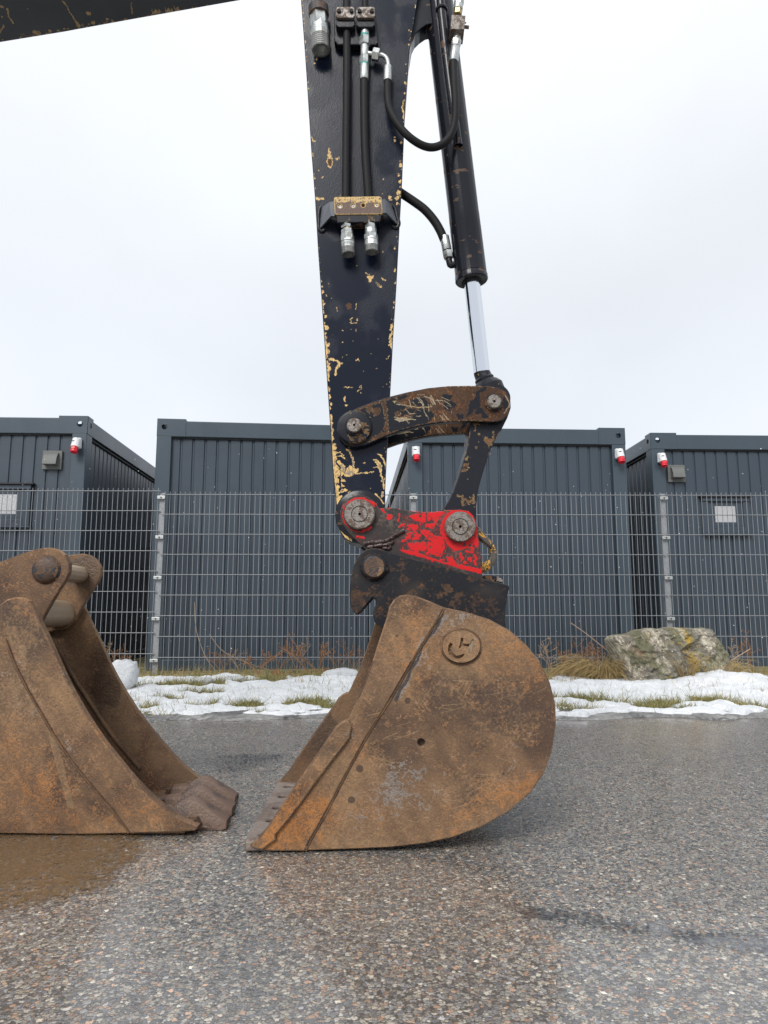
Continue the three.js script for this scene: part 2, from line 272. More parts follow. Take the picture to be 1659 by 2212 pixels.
function snowH(x, z) {   // height over the soil; below zero there is none
  let c = 0.46 + (fbm(x * 2.6, z * 4.2, 33, 4) - 0.5) * 0.6 + (fbm(x * 10, z * 7, 34, 4) - 0.5) * 0.95;
  const wx = x + (vn(x * 8, z * 8, 50) - 0.5) * 0.12 + (vn(x * 24, z * 24, 51) - 0.5) * 0.05, wz = z + (vn(x * 8 + 40, z * 8, 52) - 0.5) * 0.1 + (vn(x * 24, z * 24, 53) - 0.5) * 0.05;
  for (const [px, pz, rx, rz, s] of patches) { const q = ((wx - px) / rx) ** 2 + ((wz - pz) / rz) ** 2; if (q < 4) c -= s * 1.05 * Math.exp(-q * 1.2); }
  c -= 1.1 * ss(-6.35, -6.95, z + 0.25 * (fbm(x * 1.6, 3, 61, 3) - 0.5) * 2); c -= 1.6 * ss(0.045, -0.035, snowEdge(x) - z);
  let h = c > 0.22 ? 0.032 * (1 - Math.exp(-(c - 0.22) * 6)) : (c - 0.22) * 0.14;
  for (const [px, pz, rx, rz, m] of mounds) { const q = ((x - px) / rx) ** 2 + ((z - pz) / rz) ** 2; if (q < 6) h += m * 0.8 * Math.exp(-q * 1.5) * (0.8 + 0.4 * fbm(x * 9, z * 9, 71, 3)); }
  return Math.max(h + (h > 0.004 ? 0.026 * (fbm(x * 7, z * 9, 85, 3) - 0.5) : 0) + 0.014 * (fbm(x * 22, z * 22, 81, 3) - 0.5), -0.03);
}
function sheet(x0, x1, z0, z1, nx, nz, h) {
  const pos = [], uv = [], idx = [];
  for (let j = 0; j <= nz; j++) for (let i = 0; i <= nx; i++) { const x = lerp(x0, x1, i / nx), z = lerp(z0, z1, j / nz); pos.push(x, h(x, z), z); uv.push(x, -z); }
  for (let j = 0; j < nz; j++) for (let i = 0; i < nx; i++) { const a = j * (nx + 1) + i; idx.push(a, a + 1, a + nx + 2, a, a + nx + 2, a + nx + 1); }
  const g = new THREE.BufferGeometry(); g.setAttribute('position', new THREE.Float32BufferAttribute(pos, 3)); g.setAttribute('uv', new THREE.Float32BufferAttribute(uv, 2)); g.setIndex(idx); g.computeVertexNormals(); return g;
}
{
  const t = textures(512, 512, (i, j, o) => { const x = i / 512, y = j / 512, f = fbm(x * 80, y * 80, 2, 3, 80), b = fbm(x * 8, y * 8, 22, 4, 8); o[0] = 0.2; o[1] = 0.165; o[2] = 0.075; mix3(o, [0.4, 0.32, 0.15], ss(0.45, 0.65, f)); mix3(o, [0.07, 0.085, 0.025], ss(0.45, 0.65, b) * 0.6); o[3] = f; o[4] = 0.9; });
  M.soil = texMat(t, { size: 0.8, bump: 0.01 });
  structure('grass_verge', sheet(-11, 11, -4.6, -40, 160, 260, (x, z) => z > -4.63 ? -0.01 : vergeH(x, Math.max(z, -9))), M.soil);
  const s = textures(512, 512, (i, j, o) => { const x = i / 512, y = j / 512, f = fbm(x * 60, y * 60, 2, 3, 60), b = fbm(x * 9, y * 9, 22, 4, 9); const l = 0.6 + (f - 0.5) * 0.2 + (b - 0.5) * 0.1; o[0] = l * 0.975; o[1] = l; o[2] = l * 1.025; o[3] = f * 0.5 + b * 0.5; o[4] = 0.75; });
  M.snow = texMat(s, { size: 0.5, bump: 0.014 });
  const o = single('snow_cover', sheet(-6, 6, -4.55, -7.3, 640, 190, (x, z) => (z > -4.62 ? 0.004 : vergeH(x, z)) + snowH(x, z)), M.snow, 'thin patchy snow lying on the grass verge below the fence', 'snow', null, 'stuff');
}

// ------------------------------------------------------------------ containers behind the fence
M.paint = (() => { const t = textures(512, 512, (i, j, o) => { const x = i / 512, y = j / 512, f = fbm(x * 50, y * 50, 2, 3, 50), b = fbm(x * 5, y * 5, 22, 4, 5), st = fbm(x * 40, y * 3, 23, 3, 120); const k = 0.93 + b * 0.1 + st * 0.06; o[0] = 0.042 * k; o[1] = 0.061 * k; o[2] = 0.079 * k; o[3] = f * 0.3 + b * 0.7; o[4] = 0.3 + b * 0.12; }); return texMat(t, { size: 1.3, bump: 0.0006 }); })();
M.wall = (() => { const m = M.paint.clone(); m.color = new THREE.Color(0.86, 0.83, 0.86); return m; })();
M.shadeTrim = new THREE.MeshStandardMaterial({ color: new THREE.Color(0.012, 0.013, 0.015), roughness: 0.6 });  // near-black for small dark fittings and the painted shadow gaps under the rails
M.plugWhite = new THREE.MeshPhysicalMaterial({ color: new THREE.Color(0.62, 0.63, 0.64), roughness: 0.4 });
M.plugRed = new THREE.MeshPhysicalMaterial({ color: new THREE.Color(0.66, 0.012, 0.03), roughness: 0.35 });
M.ventPlastic = new THREE.MeshStandardMaterial({ color: new THREE.Color(0.12, 0.125, 0.12), roughness: 0.6 });
M.pane = (() => { const t = textures(256, 256, (i, j, o) => { const x = i / 256, y = j / 256, f = fbm(x * 30, y * 30, 2, 4, 30); const l = 0.42 + (f - 0.5) * 0.35; o[0] = l * 0.98; o[1] = l; o[2] = l * 1.02; o[3] = f; o[4] = 0.12; }); return texMat(t, { size: 0.3, bump: 0.002 }); })();  // pale mottled colour stands in for sky reflected in the glass
// corrugated sheet between x0 and x1 (in its own plane), period p; front at z = 0
function corrugated(x0, x1, y0, y1, p = 0.127, deep = 0.013) {
  const pts = []; for (let x = x0; x < x1; x += p) for (const [dx, dz] of [[0, 0], [0.088, 0], [0.096, -deep], [0.112, -deep], [0.1195, 0]]) if (x + dx < x1) pts.push([x + dx, dz]); pts.push([x1, 0]);
  const pos = [], uv = [], idx = [];
  for (let i = 0; i + 1 < pts.length; i++) { const [a, za] = pts[i], [b, zb] = pts[i + 1], k = pos.length / 3; pos.push(a, y0, za, b, y0, zb, b, y1, zb, a, y1, za); uv.push(a, y0, b, y0, b, y1, a, y1); idx.push(k, k + 1, k + 2, k, k + 2, k + 3); }
  const g = new THREE.BufferGeometry(); g.setAttribute('position', new THREE.Float32BufferAttribute(pos, 3)); g.setAttribute('uv', new THREE.Float32BufferAttribute(uv, 2)); g.setIndex(idx); g.computeVertexNormals(); return g;
}
const CW = 2.44, CL = 6.05, CH = 2.68, POST = 0.155, RAIL = 0.175;
// the container's own axes: x to the right along its front, z = 0 at the front, front bottom left corner at the origin
function container(label, at, yaw, { plug, vent, window, lamp, plugFace = 0 }) {
  const o = thing('office_container', label, 'container', at, 'grey office containers behind the fence'); o.rotation.y = yaw; o.userData.local = true;
  const rb = (x0, x1, y0, y1, z0, z1) => metricUV(boxAt(x0, x1, y0, y1, z0, z1, 0.008));
  for (const x of [0, CW - POST]) for (const z of [0, -CL + POST]) part('corner_post', rb(x, x + POST, 0, CH - RAIL + 0.002, z - POST, z), M.paint, o);
  for (const s of [0, 1]) for (const q of [0, 1]) {   // hollow corner blocks with bored lifting eyes in front, side and top
    const y0 = CH - RAIL, y1 = CH + 0.014, T = 0.008, pl = (w, h, cx, cy, r) => { const S = new THREE.Shape([[0, 0], [w, 0], [w, h], [0, h]].map((p) => new THREE.Vector2(...p))); S.holes.push(new THREE.Path(circle2({ x: cx, y: cy }, r, 24))); return new THREE.ExtrudeGeometry(S, { depth: T, bevelEnabled: false }); };
    const fr = pl(POST, y1 - y0, 0.078, y1 - y0 - 0.088, 0.031).translate(0, y0, -T + 0.003), sd = pl(POST - T, y1 - y0, 0.07, y1 - y0 - 0.088, 0.031).rotateY(-Math.PI / 2).translate(-0.003 + T, y0, -POST), tp = pl(POST - T, POST - T, 0.075, 0.075, 0.05).rotateX(-Math.PI / 2).translate(T - 0.003, y1 - T - 0.001, 0.003 - T - 0.001);
    const g = merge([fr, sd, tp, boxAt(POST, 0.3, y0 - 0.002, y1, -0.1, 0.003)].map((m) => metricUV(m)));
    const m = part('corner_block', g, M.paint, o); if (s) { m.scale.x = -1; m.position.x = CW; } if (q) { m.scale.z = -1; m.position.z = -CL; }
  }
  for (const [y0, y1, n] of [[0, 0.16, 'base_rail'], [CH - RAIL - 0.004, CH - 0.006, 'roof_rail']]) {
    for (const z of [-0.002, -CL + 0.12]) part(n, rb(POST - 0.01, CW - POST + 0.01, y0, y1, z - 0.12, z), M.paint, o);
    for (const x of [0.002, CW - 0.122]) part(n, rb(x, x + 0.12, y0, y1, -CL + POST - 0.01, -POST + 0.01), M.paint, o);
  }
  part('roof', metricUV(boxAt(0.03, CW - 0.03, CH - 0.07, CH - 0.03, -CL + POST, -POST)), M.paint, o);
  const f = corrugated(POST - 0.005, CW - POST + 0.005, 0.16, CH - RAIL); f.translate(0, 0, -0.045); part('front_wall', f, M.wall, o);
  for (const s of [0, 1]) { const w = corrugated(0, CL - 2 * POST + 0.01, 0.16, CH - RAIL, 0.127, 0.02); w.rotateY(s ? Math.PI / 2 : -Math.PI / 2); w.translate(s ? CW - 0.045 : 0.045, 0, s ? -POST : -CL + POST); part('side_wall', w, M.wall, o); }
  const b = corrugated(0, CW - 2 * POST, 0.16, CH - RAIL); b.rotateY(Math.PI); b.translate(CW - POST, 0, -CL + 0.06); part('rear_wall', b, M.wall, o);
  part('gap_shade_strip', boxAt(POST, CW - POST, CH - RAIL - 0.018, CH - RAIL - 0.002, -0.06, -0.024), M.shadeTrim, o);  // dark strip painted in for the shadow gap below the roof rail
  for (const s of [0, 1]) part('gap_shade_strip', boxAt(s ? CW - 0.07 : 0.024, s ? CW - 0.024 : 0.07, CH - RAIL - 0.03, CH - RAIL - 0.004, -CL + POST, -POST), M.shadeTrim, o);  // the same gap shade as dark strips along both sides
  if (plug !== undefined) for (const px of plug) {
    const r = part('power_inlet', merge([new RoundedBoxGeometry(0.088, 0.115, 0.05, 3, 0.014).translate(0, 0.01, 0.025), new THREE.CylinderGeometry(0.04, 0.043, 0.1, 24).translate(0, 0, 0).rotateX(-0.35).translate(0, 0.0, 0.06)].map((g) => { g.deleteAttribute('uv'); return g; })), M.plugWhite, o);
    r.position.set(px, CH - 0.3, 0.002);
    const cap = new THREE.Mesh(merge([turned(V3(0, 0, 0), V3(0, -1, 0), [[0, 0], [0, 0.034], [0.055, 0.036], [0.062, 0.033], [0.062, 0.0]]), boxAt(-0.02, 0.02, -0.045, -0.01, 0.028, 0.042, 0.005)].map((g) => { g.deleteAttribute('uv'); return g; })), M.plugRed);
    cap.name = 'red_cap'; cap.castShadow = cap.receiveShadow = true; cap.rotation.x = -0.35; cap.position.set(0, -0.044, 0.078); r.add(cap);
    const latch = new THREE.Mesh(boxAt(-0.028, 0.0, 0.018, 0.024, 0.098, 0.102), M.shadeTrim); latch.name = 'inlet_mark'; r.add(latch);
  }
  if (vent !== undefined) {
    const v = part('vent', metricUV(boxAt(-0.1, 0.1, -0.1, 0.1, -0.02, 0.012, 0.004)), M.ventPlastic, o); v.position.set(vent, CH - 0.46, -0.026);
    const hood = new THREE.Shape(); hood.moveTo(0.012, 0.075); hood.quadraticCurveTo(0.07, 0.06, 0.085, -0.055); hood.lineTo(0.075, -0.062); hood.quadraticCurveTo(0.055, 0.03, 0.012, 0.05);
    const hg = new THREE.ExtrudeGeometry(hood, { depth: 0.14, bevelEnabled: false, curveSegments: 10 }); hg.rotateY(-Math.PI / 2); hg.translate(0.07, 0, 0);
    const cheek = new THREE.Shape(); cheek.moveTo(0.012, 0.073); cheek.quadraticCurveTo(0.068, 0.058, 0.083, -0.057); cheek.lineTo(0.012, -0.057);
    const cg = [-0.07, 0.066].map((x) => { const c = new THREE.ExtrudeGeometry(cheek, { depth: 0.004, bevelEnabled: false, curveSegments: 10 }); c.rotateY(-Math.PI / 2); c.translate(x + 0.004, 0, 0); return c; });
    setupChild(v, 'hood', merge([hg, ...cg].map((g) => { g.deleteAttribute('uv'); return g; })), M.ventPlastic); setupChild(v, 'vent_flap', boxAt(-0.064, 0.064, -0.06, 0.045, 0.0125, 0.016), M.ventPlastic);
  }
  if (window !== undefined) {
    const [wx, wy, ww, wh] = window, w = part('window', merge([boxAt(-ww / 2, ww / 2, wh / 2 - 0.05, wh / 2, -0.03, 0.03, 0.006), boxAt(-ww / 2, -ww / 2 + 0.07, -wh / 2, wh / 2 - 0.05, -0.03, 0.02, 0.006), boxAt(ww / 2 - 0.07, ww / 2, -wh / 2, wh / 2 - 0.05, -0.03, 0.02, 0.006), boxAt(-ww / 2 + 0.07, ww / 2 - 0.07, -wh / 2, -wh / 2 + 0.07, -0.03, 0.02, 0.006)].map(metricUV)), M.wall, o); w.position.set(wx, wy, -0.03);
    setupChild(w, 'sash', merge([boxAt(-ww / 2 + 0.07, -ww / 2 + 0.15, -wh / 2 + 0.07, wh / 2 - 0.05, -0.03, 0.004, 0.006), boxAt(ww / 2 - 0.15, ww / 2 - 0.07, -wh / 2 + 0.07, wh / 2 - 0.05, -0.03, 0.004, 0.006), boxAt(-ww / 2 + 0.15, ww / 2 - 0.15, -wh / 2 + 0.07, -wh / 2 + 0.125, -0.03, 0.004, 0.006), boxAt(-ww / 2 + 0.15, ww / 2 - 0.15, wh / 2 - 0.095, wh / 2 - 0.05, -0.03, 0.004, 0.006)].map(metricUV)), M.wall);
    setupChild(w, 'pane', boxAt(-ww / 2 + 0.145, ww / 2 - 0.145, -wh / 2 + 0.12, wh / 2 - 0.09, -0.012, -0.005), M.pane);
    setupChild(w, 'head_flashing', boxAt(-ww / 2 - 0.03, ww / 2 + 0.03, wh / 2, wh / 2 + 0.014, -0.03, 0.055), M.shadeTrim);
    setupChild(w, 'sill', metricUV(boxAt(-ww / 2 - 0.015, ww / 2 + 0.015, -wh / 2 - 0.02, -wh / 2, -0.03, 0.045)), M.wall);
    for (const x of [-0.13, 0.13]) setupChild(w, 'drain_cap', boxAt(x - 0.016, x + 0.016, -wh / 2 + 0.05, -wh / 2 + 0.062, 0.02, 0.026), M.wall);
  }
  if (lamp) { part('door_hook', boxAt(CW - 0.01, CW + 0.09, 1.55, 1.585, -3.2, -3.1, 0.006), M.shadeTrim, o); part('door_handle', boxAt(CW - 0.01, CW + 0.05, 1.06, 1.2, -3.25, -3.2, 0.006), M.shadeTrim, o); }
  return o;
}
function setupChild(p, name, g, m) { const c = new THREE.Mesh(g, m); c.name = name; c.castShadow = c.receiveShadow = true; p.add(c); return c; }
const CY0 = 0.03;
const cornerAt = (u, v, d) => { const p = P(u, v, d); p.y = CY0; return p; };
{ // the left one: its right front corner is what the photograph shows
  const yaw = 0.03, c = cornerAt(190, 903, 7.31), at = c.clone().add(V3(-CW * Math.cos(yaw), 0, CW * Math.sin(yaw)));
  container('grey container with vent hood and window beside a dark gap with open side wall', at, yaw, { plug: [CW - 0.085], vent: CW - 0.35, window: [CW - 0.85, 1.74, 0.62, 0.43], lamp: true });
}
container('grey container with plain corrugated front and no vent, behind the excavator stick', cornerAt(340, 909, 7.4), 0.09, {});
container('grey container with red and white power inlets at both upper front corners', cornerAt(882, 924, 7.66), 0.035, { plug: [0.08, CW - 0.09] });
container('grey container with vent hood and small window, behind the boulder', cornerAt(1405, 937, 7.95), 0.02, { plug: [0.1], vent: 0.285, window: [0.83, 1.74, 0.54, 0.41] });

// ------------------------------------------------------------------ fence
M.galv = (() => { const t = textures(256, 256, (i, j, o) => { const x = i / 256, y = j / 256, f = fbm(x * 24, y * 24, 6, 3, 24), l = 0.25 + (f - 0.5) * 0.1; o[0] = l * 0.96; o[1] = l; o[2] = l * 1.05; o[3] = f; o[4] = 0.4 + f * 0.15; o[5] = 0.25; }); return texMat(t, { size: 0.3, bump: 0.0004 }); })();
M.rustBolt = new THREE.MeshStandardMaterial({ color: new THREE.Color(0.1, 0.07, 0.05), roughness: 0.7, metalness: 0.3 });
const FZ = 7.03, X0 = P(341, 1250, FZ).x, PITCHX = 2.52, FTOP = P(830, 1069, FZ).y;
{
  const vw = new THREE.CylinderGeometry(0.0031, 0.0031, 1.83, 6, 1), hw = new THREE.CylinderGeometry(0.0038, 0.0038, 2.5, 6, 1).rotateZ(Math.PI / 2);
  for (let k = -1; k < 3; k++) {
    const top = FTOP + (k < 0 ? 0.035 : 0), x = X0 + k * PITCHX + PITCHX / 2;
    const o = thing('mesh_fence', ['galvanised mesh fence panel in front of the container with open side wall', 'galvanised mesh fence panel behind the gap between the two buckets', 'galvanised mesh fence panel right behind the red coupler and rusty bucket', 'galvanised mesh fence panel beside the boulder and container window'][k + 1], 'fence', V3(x, top - 1.83, -FZ), 'mesh fence panels');
    o.userData.local = true;
    for (let i = 0; i < 50; i++) { const m = part('vertical_wire', vw, M.galv, o); m.position.set(-1.225 + i * 0.05 + rr(-0.0012, 0.0012), 0.915 + 0.03, rr(-0.0006, 0.0006)); m.rotation.z = rr(-0.0012, 0.0012); }
    for (let j = 0; j < 10; j++) for (const z of [-0.0064, 0.0064]) { const m = part('horizontal_wire', hw, M.galv, o); m.position.set(0, 1.83 - j * 0.2, z); }
  }
  for (let k = 0; k < 3; k++) {
    const top = FTOP + 0.02, x = X0 + k * PITCHX, o = thing('fence_post', ['fence post at the container corner beside the snow lump', 'fence post seen through the opening below the excavator linkage', 'fence post behind the boulder'][k], 'fence post', V3(x, 0, -FZ - 0.045), 'fence posts');
    o.userData.local = true;
    part('post', metricUV(boxAt(-0.03, 0.03, 0.02, top, -0.025, 0.025, 0.006)), M.galv, o);
    for (let j = 0; j < 5; j++) { const c = part('clamp', metricUV(boxAt(-0.04, 0.04, -0.016, 0.016, 0.045, 0.062, 0.004)), M.zinc, o); c.position.y = top - 0.05 - j * 0.4; const b = setupChild(c, 'clamp_bolt', new THREE.CylinderGeometry(0.008, 0.008, 0.01, 6).rotateX(Math.PI / 2), M.rustBolt); b.position.z = 0.065; }
  }
}

// ------------------------------------------------------------------ excavator arm
const D = { link: 2.365, red: 2.372, stick: 2.397, hook: 2.335, axis: 2.468 };
const arm = thing('excavator_arm', 'black excavator arm with yellow scratches, hydraulic hoses and chrome cylinder rod', 'excavator arm', P(780, 1170, D.axis));
// stick
{
  const L = [[650, -260], [650, 0], [656, 79], [662, 164], [672, 322], [680, 425], [687, 542], [695, 656], [702, 759], [708, 847], [714, 935], [718, 1010], [723, 1060], [727, 1100], [729, 1126], [734, 1148], [745, 1164], [760, 1172], [778, 1175], [800, 1170]];
  const R = [[822, 1150], [832, 1100], [832, 1060], [834, 1022], [837, 958], [845, 817], [850, 715], [856, 627], [863, 495], [868.6, 395], [873, 293], [876, 220], [880, 176], [886, 97], [896, 38], [902, 0], [930, -120], [960, -260]];
  const id = (p) => p, pts = onPlane([...L, ...R], D.stick);
  const rect = [pts[1].x - 0.02, P(0, 1185, D.stick).y, P(910, 0, D.stick).x + 0.01, P(0, -20, D.stick).y], W = 560, H = 2048, k = W / (rect[2] - rect[0]);
  const mask = maskOf(rect, W, H, D.stick, (a, c) => {
    const Y = '#f00', Sc = '#0f0', Ru = '#00f';
    seed = 11;
    for (let i = 0; i < L.length - 3; i++) for (let n = 0; n < (L[i][1] > 640 ? 24 : 13); n++) { const t = rnd(), [x0, y0] = L[i], [x1, y1] = L[i + 1], x = lerp(x0, x1, t), y = lerp(y0, y1, t); if (y < 0 || y > 1170) continue; const w = y > 640 ? 1.7 : 0.8; a.blob(Y, id, [x + Math.abs(rr(-1, 1)) * rnd() * 5 * w, y], rr(0.0012, 0.0045) * w, false); }
    for (let i = 2; i < R.length - 3; i++) for (let n = 0; n < 9; n++) { const t = rnd(), [x0, y0] = R[i], [x1, y1] = R[i + 1], x = lerp(x0, x1, t), y = lerp(y0, y1, t); a.blob(Y, id, [x - rnd() * rnd() * 8, y], rr(0.001, 0.0032), false); }
    // chips and scratches read from the photograph
    a.poly(Y, zA, [[305, 1085], [318, 1120], [322, 1160], [312, 1165], [296, 1160]]); a.poly(Y, zA, [[292, 1165], [330, 1160], [336, 1200], [322, 1242], [300, 1235], [288, 1195]]); a.poly(Ru, zA, [[298, 1172], [324, 1168], [330, 1200], [318, 1232], [300, 1220]]);
    for (const [x, y, r] of [[215, 437, .004], [200, 465, .005], [365, 1170, .005], [383, 1165, .004], [258, 1307, .004], [790, 1015, .005], [792, 1040, .006], [705, 1318, .004], [230, 1255, .003], [865, 607, .005], [830, 1340, .008], [820, 1420, .01], [808, 1460, .009], [755, 1455, .006], [760, 1475, .005], [810, 1500, .006], [700, 1430, .003], [820, 1290, .006], [835, 1220, .008], [840, 1050, .006]]) a.blob(Y, zA, [x, y], r * 0.8, false);
    a.line(Y, zA, 0.004, [[878, 730], [855, 745], [846, 790], [856, 830], [862, 900], [858, 950]]); a.poly(Ru, zA, [[876, 735], [858, 750], [852, 790], [862, 830], [870, 880], [876, 800]]);
    a.line(Y, zA, 0.003, [[170, 1000], [185, 1035], [205, 1045]]); a.poly(Y, zA, [[205, 1455], [265, 1452], [270, 1470], [210, 1478]]);
    a.poly(Y, zB, [[495, 745], [540, 742], [545, 755], [525, 765], [530, 785], [510, 788], [508, 770], [495, 760]]); a.poly(Y, zB, [[555, 788], [575, 790], [605, 820], [600, 830], [575, 820]]); a.poly(Ru, zB, [[560, 793], [575, 793], [600, 820], [580, 818]]); a.line(Y, zB, 0.003, [[482, 722], [500, 735], [515, 733]]); a.line(Y, zB, 0.0025, [[600, 762], [635, 778]]);
    a.poly(Y, zB, [[695, 690], [706, 695], [700, 718], [690, 715]]);
    a.line(Y, zB, 0.003, [[386, 1052], [372, 1065], [375, 1090], [412, 1092]]); a.blob(Y, zB, [424, 1068], .004, false); a.line(Y, zB, 0.003, [[270, 980], [275, 1005]]); a.line(Y, zB, 0.0025, [[412, 985], [415, 945]]); a.line(Y, zB, .0025, [[412, 1135], [414, 1155]]); a.blob(Ru, zB, [360, 970], .02); a.line(Y, zB, 0.003, [[415, 1365], [430, 1358], [432, 1368]]);
    a.poly(Y, zB, [[685, 1085], [668, 1110], [660, 1140], [675, 1150], [682, 1130]]); a.line(Y, zB, 0.006, [[684, 1150], [668, 1190], [665, 1230], [675, 1270], [680, 1290]]); a.line(Y, zB, 0.003, [[684, 1200], [656, 1210]]); a.line(Y, zB, 0.003, [[680, 1240], [652, 1255]]); a.line(Y, zB, 0.002, [[660, 1330], [640, 1360]]);
    for (const [x, y, r] of [[185, 1280, .02], [205, 1300, .016], [210, 1250, .012], [200, 1400, .02], [195, 1340, .012], [215, 1430, .016], [205, 1480, .01], [190, 1200, .012], [180, 1110, .01], [190, 1040, .012], [165, 860, .012], [150, 780, .01], [195, 885, .006], [215, 800, .004], [230, 910, .004], [575, 1205, .004], [390, 1225, .003], [610, 1560, .003], [660, 1500, .004], [640, 1545, .005]]) a.blob(Y, zB, [x, y], r * 0.45, false);
    a.line(Y, zB, 0.007, [[215, 1362], [250, 1360], [280, 1375], [290, 1395], [272, 1420], [268, 1450], [258, 1475]]); a.line(Y, zB, 0.004, [[290, 1395], [312, 1392]]); a.line(Y, zB, 0.002, [[325, 1560], [390, 1568]]); a.line(Y, zB, 0.005, [[327, 1640], [333, 1665]]); a.line(Y, zB, 0.005, [[335, 1695], [348, 1700]]); a.line(Y, zB, 0.002, [[440, 1570], [455, 1545], [450, 1580], [420, 1600]]);
    // the bottom end
    a.poly(Y, zQ, [[250, 310], [310, 320], [330, 370], [400, 430], [430, 490], [400, 560], [370, 640], [340, 650], [330, 520], [345, 450], [300, 390], [255, 350]]); a.poly(Y, zQ, [[380, 620], [450, 490], [520, 430], [600, 470], [690, 500], [680, 540], [600, 610], [500, 660], [430, 655]]); a.poly(Y, zQ, [[545, 240], [590, 240], [605, 360], [625, 470], [580, 450], [560, 330]]); a.line(Y, zQ, 0.006, [[440, 95], [500, 105], [525, 150], [545, 210]]);
    a.poly(Sc, zQ, [[340, 400], [400, 450], [440, 520], [380, 560], [345, 500]]); a.poly(Sc, zQ, [[420, 590], [500, 520], [620, 560], [500, 630]]); a.poly(Sc, zQ, [[555, 260], [582, 260], [592, 360], [602, 440], [575, 420]]);
    a.line(Y, zQ, 0.003, [[600, 590], [730, 590], [800, 575], [880, 578], [1000, 560]]); a.poly(Y, zQ, [[785, 380], [830, 350], [848, 365], [810, 395]]);
    a.poly(Y, zQ, [[990, 290], [1060, 290], [1130, 360], [1180, 410], [1185, 470], [1160, 560], [1120, 540], [1105, 470], [1060, 470], [980, 478], [1090, 440], [1070, 380]]); a.poly(Sc, zQ, [[1030, 310], [1110, 370], [1150, 430], [1150, 520], [1125, 450], [1090, 370]]); a.line(Y, zQ, 0.005, [[1140, 550], [1165, 640], [1190, 690], [1210, 780], [1210, 900]]); a.line(Y, zQ, 0.006, [[1110, 200], [1170, 230], [1210, 290], [1240, 380], [1260, 480]]); a.poly(Y, zQ, [[1160, 700], [1200, 690], [1225, 740], [1210, 820], [1180, 780]]); a.poly(Sc, zQ, [[1175, 720], [1200, 710], [1215, 750], [1200, 790]]); a.poly(Y, zQ, [[1180, 960], [1220, 970], [1215, 1060], [1170, 1080], [1155, 1040]]); a.poly(Sc, zQ, [[1180, 980], [1212, 985], [1205, 1060], [1175, 1050]]);
    a.line(Y, zQ, 0.006, [[1050, 1030], [1120, 1090], [1215, 1200]]); a.poly(Y, zQ, [[1085, 1125], [1130, 1140], [1135, 1165], [1095, 1160]]);
    for (const [x, y, r] of [[220, 700, 60], [240, 780, 70], [250, 880, 40], [190, 130, 36], [190, 250, 40], [200, 400, 26], [240, 480, 40], [250, 590, 40], [270, 1040, 60], [270, 1120, 50], [250, 1220, 30], [180, 40, 30]]) for (let n = 0; n < 9; n++) a.blob(Y, zQ, [x + rr(-r, r) * 0.9, y + rr(-r, r)], rr(0.0015, 0.006), false);
    for (const pts of [[[210, 140], [290, 150], [340, 180], [378, 215]], [[215, 270], [270, 230], [330, 230], [400, 275]], [[220, 550], [330, 540]], [[330, 660], [350, 750], [415, 740]], [[340, 800], [350, 840], [390, 858]], [[250, 1000], [330, 960], [355, 890]], [[260, 1000], [370, 970], [450, 938]], [[365, 925], [450, 935]], [[460, 1050], [490, 980], [525, 950]], [[280, 1330], [300, 1260], [350, 1190], [440, 1090]], [[262, 1440], [275, 1350]]]) a.line(Y, zQ, rr(0.002, 0.005), pts);
    for (let n = 0; n < 34; n++) a.blob(Y, id, [lerp(700, 835, rnd()), lerp(300, 1070, Math.sqrt(rnd()))], rr(0.0006, 0.0018), false);
    for (let n = 0; n < 30; n++) { const x = lerp(690, 850, rnd()), y = lerp(560, 1060, rnd()), q = rr(0, 6.28); a.line('#300', id, 0.0008, [[x, y], [x + Math.cos(q) * 16, y + Math.sin(q) * 16]]); }
  });
  const t = textures(W, H, (i, j, o) => {
    const x = i / k, y = j / k, wx = (vn(i * 0.16, j * 0.16, 3) - 0.5) * 6 + (vn(i * 0.5, j * 0.5, 6) - 0.5) * 2.4, wy = (vn(i * 0.16 + 50, j * 0.16, 4) - 0.5) * 6 + (vn(i * 0.5, j * 0.5, 7) - 0.5) * 2.4;
    const cellT = vn(i * 0.3, j * 0.3, 8), Y = mask(i + wx, j + wy, 0) > 0.35 + (cellT - 0.5) * 0.5 ? 1 : 0, S = mask(i + wx, j + wy, 1) > 0.4 ? 1 : 0, Rr = mask(i + wx, j + wy, 2);
    const peel = fbm(x * 380, y * 380, 9, 3), patch = fbm(x * 9, y * 9, 19, 4);
    o[0] = 0.0068; o[1] = 0.0098; o[2] = 0.0205; o[3] = 0.5 + (peel - 0.5) * (0.25 + 0.55 * ss(0.42, 0.6, patch)); o[4] = 0.2 + 0.16 * ss(0.4, 0.62, patch);
    const dust = ss(0.55, 0.75, vn(i * 0.7, j * 0.7, 77)) * 0.006 * ss(0.45, 0.6, patch); o[0] += dust; o[1] += dust; o[2] += dust;
    if (Y) { const v = 0.8 + 0.4 * vn(i * 0.4, j * 0.4, 31), dirty = ss(0.55, 0.75, vn(i * 0.2, j * 0.2, 32)); mix3(o, [0.62 * v, 0.42 * v, 0.17 * v], 1); mix3(o, [0.2, 0.14, 0.08], dirty * 0.7); o[3] -= 0.25; o[4] = 0.55; }
    if (Y && S) { mix3(o, [0.19, 0.18, 0.16], 0.55 + 0.4 * vn(i * 0.3, j * 0.05, 33)); o[4] = 0.4; o[3] -= 0.1; }
    const ru = Rr > 0.5 + (cellT - 0.5) * 0.3 ? 1 : ss(0.3, 1, Rr) * 0.35 * cellT; if (ru) { mix3(o, [0.085, 0.045, 0.028], ru); o[4] = lerp(o[4], 0.75, ru); }
  });
  const mat = texMat(t, { rect, bump: 0.0005 }); mat.specularIntensity = 0.4;
  const stick = part('stick', plateGeo(pts, D.stick, 0.142, { bevel: 0.003 }), mat, arm);
